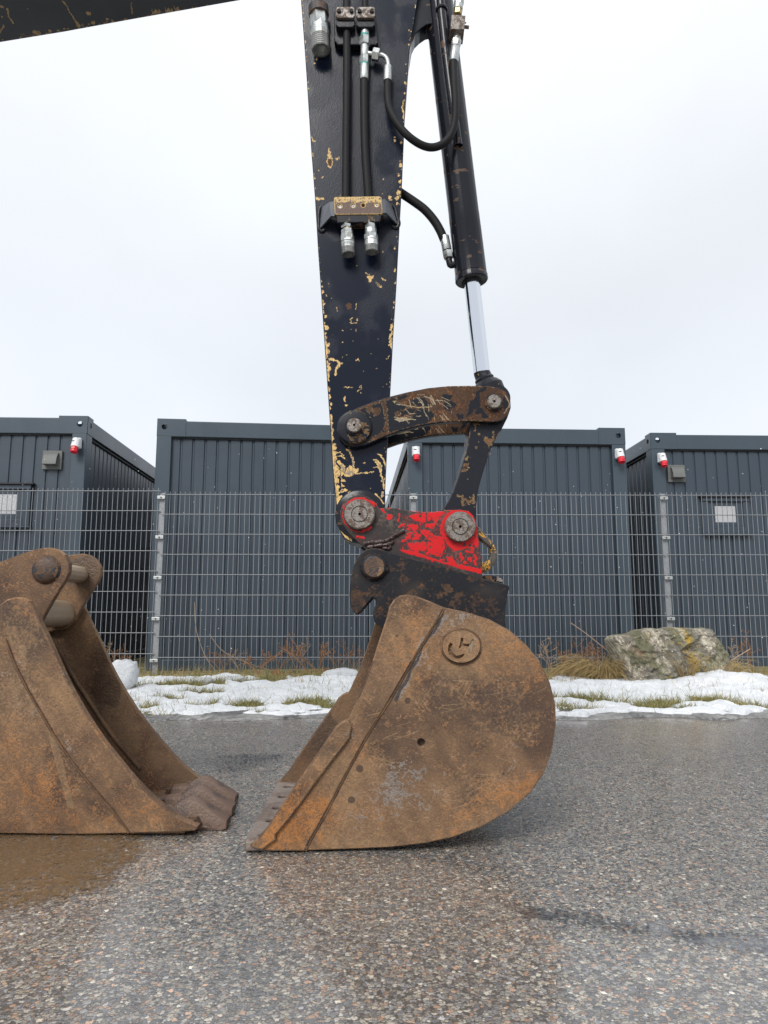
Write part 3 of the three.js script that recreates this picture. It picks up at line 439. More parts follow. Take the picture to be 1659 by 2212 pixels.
  // ring boss round the lower pin
  const c = P(778, 1112, D.stick); setupChild(stick, 'pin_boss', turned(V3(c.x, c.y, -D.stick - 0.02), V3(c.x, c.y, 0), [[0, 0], [0, 0.1], [0.02, 0.1], [0.0235, 0.092], [0.0245, 0.0]].map(([t, r]) => [t, r * 0.86]), 40), M.black);
  const c2 = P(767, 923, D.stick); setupChild(stick, 'pin_boss', turned(V3(c2.x, c2.y, -D.stick - 0.03), V3(c2.x, c2.y, 0), [[0, 0], [0, 0.04], [0.031, 0.04], [0.031, 0]], 32), M.black);
}
{ // boom, rising out of the frame to the stick's head; from down here its underside shows
  const BZ0 = 2.375, BZ1 = 2.56, edge = [[-900, 225], [-400, 152], [0, 89.5], [138, 67], [277, 41.5], [387, 22], [545, -6], [700, -40]];
  const pts = onPlane([...edge, [850, -150], [980, -330], [960, -480], [700, -420], [300, -330], [-300, -260], [-900, -160]], BZ1).map((p) => p);
  const boom = part('boom', plateGeo(pts, BZ0, BZ1 - BZ0 - 0.006, { bevel: 0.003 }), M.black, arm);
  // underside plate, a little proud, with the scrapes the photograph shows on it
  const a = P(-900, 225, BZ1), b = P(545, -6, BZ1), o0 = P(0, 89.5, BZ1), dir = new THREE.Vector2(b.x - o0.x, b.y - o0.y).normalize(), nrm = V3(-dir.y, dir.x, 0);
  const hit = (u, v) => { const r = dirOf(u, v).clone(), c = V3(0, EYE, 0), t = nrm.dot(o0.clone().sub(c)) / nrm.dot(r), p = c.addScaledVector(r, t); return { x: (p.x - o0.x) * dir.x + (p.y - o0.y) * dir.y, y: p.z + BZ1 }; };
  const rect = [-0.05, 0, 0.95, 0.19], W = 1400, k = W, H = Math.round(0.19 * k);
  const mask = maskOf(rect, W, H, hit, (m) => {
    seed = 21; const Y = '#f00', Ru = '#00f';
    m.poly(Y, zO, [[350, 15], [375, 60], [400, 95], [428, 130], [420, 145], [405, 125], [385, 85], [360, 45]]); m.line(Y, zO, .006, [[335, 0], [360, 30]]); m.line(Y, zO, .006, [[38, 40], [45, 80], [68, 118]]); m.line(Y, zO, .005, [[20, 130], [0, 170]]); m.line(Y, zO, .003, [[696, 10], [700, 70]]);
    for (const [x, y, r] of [[470, 65, .008], [495, 115, .008], [570, 95, .005], [185, 165, .01], [205, 170, .01], [10, 30, .007], [150, 40, .003], [10, 85, .004], [310, 155, .006]]) m.blob(Y, zO, [x, y], r, false);
    for (const [x, y] of [[815, 55], [835, 55], [885, 48], [905, 48], [935, 42]]) m.poly(Y, zO, [[x - 12, y - 18], [x - 2, y + 2], [x + 10, y - 12], [x + 16, y + 12], [x - 4, y + 20]]);
    for (let n = 0; n < 110; n++) { const x = rnd() * 1400, e = 220 - x * 0.165; m.blob(rnd() < 0.5 ? Y : Ru, zO, [x, e - 4 - rnd() * rnd() * 30], rr(0.001, 0.006), false); }
  });
  const t = textures(W, H, (i, j, o) => { const x = i / k, y = j / k, wx = (vn(i * 0.15, j * 0.15, 3) - 0.5) * 8, wy = (vn(i * 0.15, j * 0.15, 4) - 0.5) * 8, c = vn(i * 0.25, j * 0.25, 8), Y = mask(i + wx, j + wy, 0) > 0.4 ? 1 : 0, R = mask(i + wx, j + wy, 2) > 0.4 ? 1 : 0, peel = fbm(x * 240, y * 240, 9, 3), pa = fbm(x * 7, y * 7, 19, 4); o[0] = 0.014; o[1] = 0.0175; o[2] = 0.026; o[3] = 0.5 + (peel - 0.5) * 0.5; o[4] = 0.3 + pa * 0.14; if (Y) { mix3(o, [0.42, 0.3, 0.14], 0.5 + 0.5 * c); o[3] -= 0.2; o[4] = 0.6; } if (R) { mix3(o, [0.16, 0.1, 0.08], 0.8); o[4] = 0.75; } });
  const pos = [], uv = [], idx = [], pl = onPlane(edge, BZ1); pl.forEach((p, i) => { const u = (p.x - o0.x) * dir.x + (p.y - o0.y) * dir.y; pos.push(p.x, p.y - 0.003, -BZ1, p.x, p.y - 0.003, -BZ0); uv.push(u, 0, u, BZ1 - BZ0); if (i) { const q = i * 2; idx.push(q - 2, q, q - 1, q, q + 1, q - 1); } });
  const g = new THREE.BufferGeometry(); g.setAttribute('position', new THREE.Float32BufferAttribute(pos, 3)); g.setAttribute('uv', new THREE.Float32BufferAttribute(uv, 2)); g.setIndex(idx); g.computeVertexNormals();
  setupChild(boom, 'underside', g, texMat(t, { rect, bump: 0.0006 }));
}
// the bracket that carries the cylinder's upper eye, arching out of the stick
{
  const pts = [[905, -200], [885, -30], [880, 20], [872, 80], [868, 160], [860, 260], [872, 260], [878, 170], [884, 110], [890, 88], [897, 73], [908, 62], [921, 53], [935, 50], [950, 42], [965, 10], [985, -60], [1000, -200]];
  part('cylinder_bracket', plateGeo(onPlane(pts, 2.43), 2.43, 0.076, { bevel: 0.003 }), M.black, arm);
}
// bucket cylinder
{
  const a = P(1018.5, 603, D.axis), top = P(961, 117, D.axis), u = top.clone().sub(a).normalize(), r = 34.5 * MPX(603, D.axis) * Math.cos(0.1) , L = 1.35;
  const barrel = part('cylinder_barrel', turned(a, a.clone().add(u), [[0.016, 0], [0.016, r * 1.0], [0.2, r * 0.985], [0.201, r * 0.965], [0.204, r * 0.965], [0.205, r * 0.975], [0.255, r * 0.975], [0.256, r * 0.96], [0.258, r * 0.96], [0.259, r * 0.965], [L, r * 0.965], [L, 0]], 56), M.black, arm);
  setupChild(barrel, 'gland_nut', turned(a.clone().addScaledVector(u, -0.012), a.clone().add(u), [[0, 0.034], [0.002, r * 0.98], [0.006, r * 1.03], [0.021, r * 1.03], [0.0262, r * 1.0], [0.027, 0.03]], 56), M.black);
  setupChild(barrel, 'rod_wiper', turned(a.clone().addScaledVector(u, -0.016), a.clone().add(u), [[0, 0.03], [0, 0.037], [0.012, 0.041], [0.012, 0.03]], 40), M.hose);
  const rodEnd = P(1041, 806, D.axis), rr0 = 17.6 * MPX(700, D.axis);
  part('cylinder_rod', turned(rodEnd, a.clone().addScaledVector(u, 0.02), [[0, 0], [0, rr0], [0.6, rr0]], 56), M.chrome, arm);
  const B = P(1066, 869, D.axis), v = rodEnd.clone().sub(B).normalize();
  part('rod_eye', turned(rodEnd.clone().addScaledVector(v, -0.085), rodEnd, [[0, 0], [0, 0.056], [0.03, 0.056], [0.045, 0.045], [0.052, 0.036], [0.054, 0.034], [0.06, 0.0355], [0.066, 0.033], [0.068, 0.0305], [0.088, 0.0295], [0.0885, 0]], 40), M.wornBlack, arm);
  part('rod_eye', turned(V3(B.x, B.y, -D.axis - 0.05), V3(B.x, B.y, 0), [[0, 0], [0, 0.052], [0.1, 0.052], [0.1, 0]], 36), M.wornBlack, arm);
  // steel line along the barrel
  const line = [[948, -60], [953, 20], [957, 60], [966, 140], [975, 210], [984, 275], [990, 315]].map(([x, y], i) => P(x, y, D.axis - r - 0.0125 + (i > 4 ? (i - 4) * 0.006 : 0)));
  part('oil_pipe', tube(line, 0.0165, 60, 20), M.black, arm); const pc = P(953.5, 20, D.axis - r - 0.0125);
  part('pipe_collar', turned(pc.clone().addScaledVector(u, -0.006), pc.clone().add(u), [[0, 0.015], [0.001, 0.0215], [0.006, 0.023], [0.011, 0.0215], [0.012, 0.015]], 28), M.black, arm);
}
// side links, one on each side of the stick
const linkPts = [[240, 290], [330, 240], [450, 195], [560, 160], [700, 125], [850, 95], [1000, 80], [1150, 77], [1300, 80], [1380, 92], [1430, 122], [1460, 180], [1463, 240], [1445, 295], [1405, 333], [1360, 347], [1290, 345], [1160, 337], [1000, 345], [870, 361], [750, 386], [640, 416], [540, 452], [450, 492], [390, 518], [310, 531], [240, 511], [195, 460], [178, 400], [190, 340]];
const pinA = P(...zC([310, 388]), D.link), pinB = P(...zC([1335, 205]), D.link);
{
  const pts = onPlane(linkPts, D.link, zC), rect = rectOf(pts, 0.004), W = 1024, k = W / (rect[2] - rect[0]), H = Math.round((rect[3] - rect[1]) * k);
  const mask = maskOf(rect, W, H, D.link, (a) => {
    seed = 31; const R = '#f00', Y = '#0f0', B = '#00f';
    a.poly(R, zC, [[600, 150], [700, 120], [850, 95], [1000, 80], [1300, 80], [1430, 120], [1465, 200], [1440, 300], [1360, 350], [1160, 340], [1000, 345], [840, 370], [880, 300], [760, 310], [640, 320], [600, 280], [720, 230], [640, 210]]);
    a.poly(R, zC, [[515, 200], [535, 200], [555, 330], [555, 440], [520, 470], [440, 480], [400, 490], [530, 410], [540, 320]]); a.poly(R, zC, [[400, 230], [425, 215], [438, 260], [425, 285], [405, 262]]); a.blob(R, zC, [468, 270], .012, false); a.line(R, zC, .008, [[250, 300], [400, 222], [600, 155]]); a.line(R, zC, .007, [[560, 440], [750, 385], [1000, 343], [1290, 343]]);
    for (const q of [[[730, 190], [790, 165], [830, 170], [860, 210], [850, 250], [800, 230], [740, 215]], [[960, 150], [1020, 140], [1030, 160], [980, 190], [960, 180]], [[1195, 120], [1280, 85], [1290, 110], [1240, 130], [1230, 175], [1200, 155]], [[1160, 190], [1235, 150], [1240, 200], [1225, 240], [1185, 255], [1160, 300], [1130, 300], [1150, 240]], [[1195, 280], [1215, 240], [1260, 260], [1300, 310], [1260, 320], [1240, 280], [1220, 290]], [[960, 205], [1040, 190], [1060, 225], [1010, 260], [970, 240]], [[1060, 285], [1110, 290], [1120, 320], [1070, 325]], [[780, 250], [870, 255], [900, 300], [850, 350], [760, 360], [700, 350], [740, 300]], [[1405, 150], [1440, 190], [1440, 250], [1410, 270], [1400, 200]], [[640, 270], [700, 250], [760, 255], [740, 290], [660, 300]], [[620, 160], [690, 140], [700, 160], [650, 185]]]) a.poly(B, zC, q);
    for (let n = 0; n < 34; n++) { const x = rr(600, 1040), y = rr(130, 330), q = rr(-0.5, 0.5) + (rnd() < 0.4 ? 1.2 : 0.3), l = rr(15, 70); a.line(Y, zC, rr(0.0008, 0.003), [[x, y], [x + Math.cos(q) * l, y + Math.sin(q) * l]]); }
    for (const q of [[[600, 310], [660, 320], [760, 330]], [[870, 160], [900, 215]], [[875, 150], [905, 215]], [[860, 165], [890, 220]], [[770, 165], [820, 225]], [[785, 165], [820, 215]], [[940, 300], [975, 330]], [[960, 280], [1000, 325]], [[620, 215], [780, 240], [880, 235]], [[1420, 150], [1450, 200], [1450, 240]], [[1415, 280], [1440, 240]]]) a.line(Y, zC, 0.003, q);
    for (const q of [[[600, 325], [640, 315], [760, 325], [640, 345]], [[590, 195], [615, 190], [610, 210]], [[700, 285], [775, 280], [720, 292]]]) a.poly(Y, zC, q);
    for (let n = 0; n < 60; n++) a.blob(Y, zC, [rr(240, 430), rr(300, 500)], rr(0.0006, 0.002), false);
    for (let n = 0; n < 40; n++) { const i = Math.floor(rr(0, 9)), t = rnd(); a.blob(Y, zC, [lerp(linkPts[i][0], linkPts[i + 1][0], t), lerp(linkPts[i][1], linkPts[i + 1][1], t) + rnd() * 8], rr(0.0006, 0.0022), false); }
  });
  const t = textures(W, H, (i, j, o) => {
    const x = i / k, y = j / k, wx = (vn(i * 0.09, j * 0.09, 3) - 0.5) * 15 + (vn(i * 0.35, j * 0.35, 6) - 0.5) * 5, wy = (vn(i * 0.09 + 50, j * 0.09, 4) - 0.5) * 15 + (vn(i * 0.35, j * 0.35, 7) - 0.5) * 5, c = vn(i * 0.3, j * 0.3, 8);
    const bl = mask(i + wx, j + wy, 2) > 0.4, ru = mask(i + wx, j + wy, 0) > 0.4 && !bl, ye = mask(i + wx * 0.3, j + wy * 0.3, 1) > 0.3 + c * 0.4, edge = !ru && (mask(i + wx + 4, j + wy + 4, 0) > 0.4 || mask(i + wx - 4, j + wy - 4, 0) > 0.4) && !bl;
    const peel = fbm(x * 300, y * 300, 9, 3); o[0] = 0.009; o[1] = 0.0105; o[2] = 0.015; o[3] = 0.62 + (peel - 0.5) * 0.2; o[4] = 0.28 + peel * 0.12;
    if (ru) { rustPixel(o, x, y, 44, 0.2, 0.04, -0.2, 0.5); o[0] *= 0.8; o[1] *= 0.74; o[2] *= 0.72; o[3] = o[3] * 0.6 + 0.1; o[4] = 0.68; } else if (edge && c > 0.45) { mix3(o, [0.3, 0.2, 0.1], 0.7); o[4] = 0.6; }
    if (ye) { mix3(o, c > 0.55 ? [0.42, 0.3, 0.14] : [0.26, 0.23, 0.19], 0.85); o[4] = 0.5; o[3] -= 0.1; }
  });
  M.link = texMat(t, { rect, bump: 0.0012, specularIntensity: 0.4 });
  const links = [D.link, D.link + 0.172].map((d) => part('side_link', plateGeo(pts, d, 0.028, { bevel: 0.0035 }), M.link, arm));
  links[1].position.set(links[1].position.x, links[1].position.y, links[1].position.z);
  const s = MPX(900, D.link) * 0.29297;
  const ring = (name, c, prof, mat, parent, z0, sides = 44) => setupChild(parent, name, turned(V3(c.x, c.y, z0), V3(c.x, c.y, 0), prof, sides), mat);
  const lk = links[0], f = -D.link;
  ring('link_boss', pinA, [[0, 0], [0, s * 128], [0.008, s * 128], [0.013, s * 120], [0.0145, s * 106], [0.0145, 0]], M.wornBlack, lk, f);
  ring('washer', pinA, [[0, 0], [0, s * 70], [0.005, s * 70], [0.0065, s * 66], [0.0065, 0]], M.wornBlack, lk, f + 0.0145);
  ring('pin', pinA, boreProf(0.014, s * 54, 0.003, s * 10, 0.013), M.pin, lk, f + 0.021);
  ring('washer', pinB, [[0, 0], [0, s * 66], [0.005, s * 66], [0.0065, s * 62], [0.0065, 0]], M.wornBlack, lk, f);
  ring('pin', pinB, boreProf(0.013, s * 52, 0.003, s * 10, 0.012), M.pin, lk, f + 0.0065);
  // cross pin between the two links
  part('link_shaft', turned(V3(pinB.x, pinB.y, -D.link - 0.19), V3(pinB.x, pinB.y, 0), [[0, 0], [0, 0.026], [0.18, 0.026], [0.18, 0]], 28), M.pin, arm);
}
// coupling link from the rod eye down to the red coupler
{
  const pts = [[1180, 300], [1165, 345], [1160, 400], [1145, 520], [1110, 640], [1080, 740], [1040, 850], [1000, 930], [962, 985], [955, 1040], [960, 1110], [985, 1180], [1040, 1215], [1110, 1210], [1170, 1170], [1200, 1100], [1207, 1040], [1210, 960], [1215, 880], [1240, 780], [1270, 680], [1310, 560], [1340, 490], [1390, 410], [1440, 310], [1455, 240], [1430, 170], [1360, 130], [1290, 150], [1230, 220]];
  const two = onPlane(pts, 2.394, zC);
  const l = part('coupling_link', plateGeo(two, 2.394, 0.15, { bevel: 0.003 }), M.wornBlack, arm);
}
// quick coupler: red side plates
const redC1 = P(...zH([792, 365]), D.red), redC2 = P(...zC([1084, 1124]), D.red);
{
  const z = (p) => p, circ = []; for (let q = 20; q <= 215; q += 15) circ.push([777.5 + 43 * Math.cos(q / 57.3), 1112 - 43 * Math.sin(q / 57.3)]);
  const outline = [...circ, [754, 1153], [770, 1168], [790, 1186], [830, 1215], [930, 1245], [1043, 1250], [1041, 1232], [1038.5, 1200], [1034, 1161], [1029.5, 1129], [1023.6, 1115], [1012, 1104], [994, 1100], [974, 1101.5], [956, 1104], [933, 1106], [909, 1106], [880, 1103], [851, 1097]];
  const pts = onPlane(outline, D.red, z), rect = rectOf(pts, 0.004), W = 1024, k = W / (rect[2] - rect[0]), H = Math.round((rect[3] - rect[1]) * k);
  const mask = maskOf(rect, W, H, D.red, (a, c) => {
    seed = 41; const R = '#f00', T = '#0f0';
    const arcPts = (cx, cy, r, a0, a1) => Array.from({ length: 24 }, (_, i) => { const q = lerp(a0, a1, i / 23) / 57.3; return [cx + r * Math.cos(q), cy - r * Math.sin(q)]; });
    a.line(R, zC, 0.006, arcPts(350, 1030, 122, 30, 130)); a.line(R, zC, 0.003, arcPts(350, 1030, 126, 130, 300)); a.line(R, zC, 0.009, arcPts(350, 1030, 122, -50, -80)); a.poly(R, zC, [[380, 920], [430, 925], [470, 945], [480, 960], [440, 950]]); a.poly(R, zC, [[495, 960], [515, 965], [530, 1005], [550, 1015], [530, 1020], [505, 1000]]); a.line(R, zC, .006, [[640, 1025], [642, 1050], [632, 1075]]); a.blob(R, zC, [568, 1045], .01, false); a.blob(R, zC, [560, 1055], .006, false);
    a.poly(R, zC, [[710, 1040], [760, 1022], [835, 1020], [832, 1090], [790, 1085], [740, 1065]]); a.poly(R, zC, [[842, 1020], [890, 1015], [960, 1005], [975, 1020], [935, 1045], [910, 1100], [890, 1140], [850, 1120], [845, 1100], [905, 1090], [880, 1060], [845, 1080]]); a.poly(R, zC, [[690, 1110], [740, 1100], [770, 1105], [785, 1125], [750, 1160], [730, 1130]]); a.poly(R, zC, [[800, 1140], [870, 1150], [890, 1180], [960, 1195], [980, 1255], [900, 1245], [830, 1190], [800, 1170]]); a.poly(R, zC, [[850, 1230], [980, 1260], [970, 1290], [950, 1340], [930, 1340], [850, 1310]]); a.poly(R, zC, [[700, 1240], [830, 1230], [845, 1280], [770, 1310], [720, 1280]]);
    a.line(R, zC, 0.014, arcPts(1085, 1122, 120, 10, 175)); a.line(R, zC, 0.016, arcPts(1085, 1126, 128, 175, 360)); a.poly(R, zC, [[960, 1180], [1010, 1240], [1090, 1260], [1170, 1220], [1220, 1180], [1222, 1270], [1150, 1280], [1050, 1300], [1000, 1260]]);
    a.poly(R, zC, [[640, 1290], [720, 1290], [830, 1330], [960, 1380], [1060, 1390], [1180, 1420], [1245, 1430], [1250, 1470], [1100, 1430], [900, 1370], [700, 1320]]); a.poly(R, zC, [[980, 1335], [1030, 1345], [1060, 1390], [1010, 1390]]); for (const q of [[[1090, 1335], [1110, 1350], [1100, 1365]], [[1150, 1355], [1165, 1350], [1170, 1375]], [[1195, 1370], [1205, 1400]], [[1195, 1330], [1210, 1360]], [[1130, 1300], [1180, 1310]], [[640, 1120], [660, 1105]], [[700, 1175], [730, 1165]], [[690, 1200], [720, 1190]], [[740, 1210], [790, 1200]], [[660, 1225], [690, 1215]], [[330, 1190], [380, 1200]]]) a.line(R, zC, 0.007, q);
    a.poly('#6c0000', zC, [[660, 1030], [960, 1010], [1200, 1060], [1235, 1300], [1250, 1470], [900, 1380], [640, 1290], [700, 1200], [660, 1120]]); for (let n = 0; n < 60; n++) a.blob(R, zC, [rr(660, 1230), rr(1100, 1410)], rr(0.001, 0.006), false);
    c.globalCompositeOperation = 'source-over';
    for (let n = 0; n < 70; n++) { const x = rr(700, 1230), y = rr(1020, 1420), q = rnd() < 0.5 ? -0.9 + rr(-.2, .2) : 0.5 + rr(-.2, .2), l = rr(20, 110); a.line('#000', zC, rr(0.0005, 0.0018), [[x, y], [x + Math.cos(q) * l, y + Math.sin(q) * l]]); }
    for (const [x, y, r] of [[795, 1042, .005], [870, 1270, .004], [1160, 1255, .006], [1190, 1262, .004], [1120, 1250, .004]]) a.blob('#000', zC, [x, y], r, false);
  });
  const t = textures(W, H, (i, j, o) => {
    const x = i / k, y = j / k, wx = (vn(i * 0.12, j * 0.12, 3) - 0.5) * 8 + (vn(i * 0.35, j * 0.35, 6) - 0.5) * 4, wy = (vn(i * 0.12 + 50, j * 0.12, 4) - 0.5) * 8 + (vn(i * 0.35, j * 0.35, 7) - 0.5) * 5, c = vn(i * 0.3, j * 0.3, 8), b = fbm(x * 20, y * 20, 12, 4), f = fbm(x * 140, y * 140, 13, 3);
    o[0] = 0.03; o[1] = 0.024; o[2] = 0.023; mix3(o, [0.11, 0.085, 0.07], ss(0.5, 0.7, b * 0.5 + f * 0.5) * 0.7); mix3(o, [0.09, 0.012, 0.012], ss(0.52, 0.7, fbm(x * 30, y * 12, 88, 4)) * 0.45); o[3] = 0.35 + f * 0.2; o[4] = 0.42 + f * 0.2;
    const re = mask(i + wx, j + wy, 0); if (re > 0.35 + c * 0.3) { const v = 0.9 + c * 0.15; o[0] = 0.56 * v; o[1] = 0.007; o[2] = 0.01; o[3] = 0.72 + (f - 0.5) * 0.1; o[4] = 0.42; }
  });
  M.red = texMat(t, { rect, bump: 0.0012 }); M.red.specularIntensity = 0.6;
  const near = part('coupler_side_plate', plateGeo(pts, D.red, 0.02, { bevel: 0.002 }), M.red, arm); near.userData.label = 'side plate with worn red paint';
  part('coupler_side_plate', plateGeo(pts, D.red + 0.17, 0.02, { bevel: 0.002 }), M.red, arm);
  const s = MPX(1120, D.red) * 0.29297, f = -D.red;
  for (const [c, n] of [[redC1, 0], [redC2, 1]]) {
    setupChild(near, 'pin_collar', turned(V3(c.x, c.y, f), V3(c.x, c.y, 0), [[0, 0], [0, s * 112], [0.02, s * 112], [0.024, s * 105], [0.024, s * 62], [0.018, s * 61], [0.018, 0]], 48), M.pin);
    setupChild(near, 'pin', turned(V3(c.x, c.y, f + 0.017), V3(c.x, c.y, 0), boreProf(0.0065, s * 57, 0.0015, s * 10, 0.0055), 40), M.pin);
    part('coupler_shaft', turned(V3(c.x, c.y, f - 0.188), V3(c.x, c.y, 0), [[0, 0], [0, 0.03], [0.18, 0.03], [0.18, 0]], 28), M.pin, arm);
  }
  // heavy weld beads where the plates meet
  const bead = (pts, r) => { const g = tube(pts.map((p) => P(...zH(p), D.red - 0.002)), r, 70, 12), q = g.attributes.position; for (let i = 0; i < q.count; i++) { const a = vn(q.getX(i) * 160, q.getY(i) * 160, 5) - 0.5; q.setXYZ(i, q.getX(i) + a * 0.004, q.getY(i) + a * 0.004, q.getZ(i) + a * 0.006); } g.computeVertexNormals(); return g; };
  M.weld = new THREE.MeshStandardMaterial({ color: new THREE.Color(0.055, 0.036, 0.034), roughness: 0.42, metalness: 0.25 });
  setupChild(near, 'weld_bead', bead([[850, 745], [960, 730], [1080, 715], [1180, 690], [1250, 640], [1320, 600], [1385, 570]], 0.0085), M.weld); setupChild(near, 'weld_bead', bead([[890, 790], [1000, 775], [1100, 770], [1180, 755], [1240, 710]], 0.0075), M.weld); setupChild(near, 'weld_bead', bead([[1100, 800], [1180, 805], [1210, 790]], 0.007), M.weld);
  // black hook plates below
  const hookPts = [[200, 105], [250, 97], [310, 100], [400, 130], [520, 165], [700, 215], [900, 265], [1100, 325], [1300, 385], [1480, 430], [1508, 440], [1517, 465], [1500, 520], [1484, 640], [1477, 760], [1490, 850], [1500, 930], [900, 940], [500, 920], [400, 880], [345, 840], [300, 812], [270, 775], [257, 720], [264, 660], [283, 620], [286, 585], [272, 556], [258, 552], [240, 575], [190, 630], [140, 690], [115, 708], [90, 700], [65, 668], [48, 620], [40, 520], [45, 440], [60, 340], [80, 260], [110, 190], [150, 140]];
  const hp = onPlane(hookPts, D.hook, zI), hr = rectOf(hp, 0.004), hk = 1024 / (hr[2] - hr[0]), hh = Math.round((hr[3] - hr[1]) * hk);
  const hm = maskOf(hr, 1024, hh, D.hook, (a) => {
    seed = 51;
    for (const [x, y, r] of [[130, 600, .05], [90, 500, .04], [120, 680, .05], [230, 490, .025], [400, 460, .03], [420, 420, .02], [560, 380, .025], [330, 520, .03], [720, 450, .015], [960, 470, .018], [1060, 520, .03], [1230, 540, .03], [1180, 380, .025], [1350, 590, .03], [1480, 560, .02], [1450, 480, .02], [270, 400, .03], [320, 700, .03], [800, 390, .015], [600, 510, .02], [1270, 430, .02], [1000, 600, .02]]) a.blob('#f00', zI, [x, y], r);
    a.line('#800', zI, 0.004, hookPts.slice(0, 18)); a.line('#800', zI, 0.006, hookPts.slice(28));
    for (let n = 0; n < 60; n++) { const x = rr(100, 1480), y = rr(200, 900), q = rr(0, 6.28), l = rr(10, 90); a.line('#0f0', zI, rr(0.0005, 0.0012), [[x, y], [x + Math.cos(q) * l, y + Math.sin(q) * l * 0.5]]); }
  });
  const ht = textures(1024, hh, (i, j, o) => {
    const x = i / hk, y = j / hk, n = fbm(x * 34, y * 34, 3, 5), f = fbm(x * 150, y * 150, 5, 3), r = hm(i, j, 0); o[0] = 0.014; o[1] = 0.0145; o[2] = 0.018; const g = fbm(x * 9, y * 9, 25, 4); mix3(o, [0.045, 0.036, 0.03], ss(0.45, 0.7, g) * 0.6);
    o[3] = 0.6 + (f - 0.5) * 0.25; o[4] = 0.34 + g * 0.15; const e = n * 0.55 + f * 0.45 + r * 0.2, ru = ss(0.58, 0.72, e) * 0.8; if (ru > 0) { const q = [0, 0, 0, 0.5, 0.7, 0]; rustPixel(q, x, y, 64, 0.3, 0.0, -0.3, 0.5); mix3(o, q, ru * 0.62); o[4] = lerp(o[4], 0.75, ru); o[3] = lerp(o[3], q[3] * 0.5, ru); } if (hm(i, j, 1) > 0.3 && f > 0.5) mix3(o, [0.13, 0.08, 0.05], 0.6);
  });
  M.hookSteel = texMat(ht, { rect: hr, bump: 0.0014, specularIntensity: 0.4 });
  const hook = part('hook_plate', plateGeo(hp, D.hook, 0.03, { bevel: 0.0035 }), M.hookSteel, arm); part('hook_plate', plateGeo(hp, D.hook + 0.215, 0.03, { bevel: 0.0035 }), M.hookSteel, arm);
  part('coupler_deck', plateGeo(onPlane([[330, 118], [520, 172], [900, 272], [1300, 392], [1480, 440], [1470, 560], [1300, 520], [900, 400], [520, 300], [330, 240]], D.hook + 0.03, zI), D.hook + 0.03, 0.185, { bevel: 0.001 }), M.wornBlack, arm);
  const pe = P(...zI([268, 278]), D.hook), sI = MPX(1230, D.hook) * 0.23438;
  setupChild(hook, 'pin_boss', turned(V3(pe.x, pe.y, -D.hook), V3(pe.x, pe.y, 0), [[0, 0], [0, sI * 132], [0.006, sI * 124], [0.012, sI * 100], [0.013, 0]], 40), M.hookSteel); setupChild(hook, 'pin', turned(V3(pe.x, pe.y, -D.hook + 0.012), V3(pe.x, pe.y, 0), capProf(0.014, sI * 96, 0.003), 40), M.rustPin);
  const lug = P(...zI([380, 300]), D.hook); setupChild(hook, 'stop_lug', turned(V3(lug.x, lug.y, -D.hook), V3(lug.x, lug.y, 0), [[0, 0], [0, 0.01], [0.008, 0.009], [0.012, 0.004], [0.012, 0]], 16), M.hookSteel);
  // bits behind the plate: locking lever and its guard
  part('locking_lever', plateGeo(onPlane([[690, 1760], [890, 1735], [1090, 1770], [1115, 1800], [1050, 1900], [1000, 1960], [760, 1900], [720, 1830]], D.hook + 0.06, zK), D.hook + 0.06, 0.05, { bevel: 0.003 }), M.wornBlack, arm);
  part('lever_guard', plateGeo(onPlane([[1100, 1800], [1200, 1830], [1310, 1910], [1290, 1990], [1070, 1940], [1080, 1880]], D.hook + 0.05, zK), D.hook + 0.05, 0.07, { bevel: 0.003 }), M.pin, arm);
}
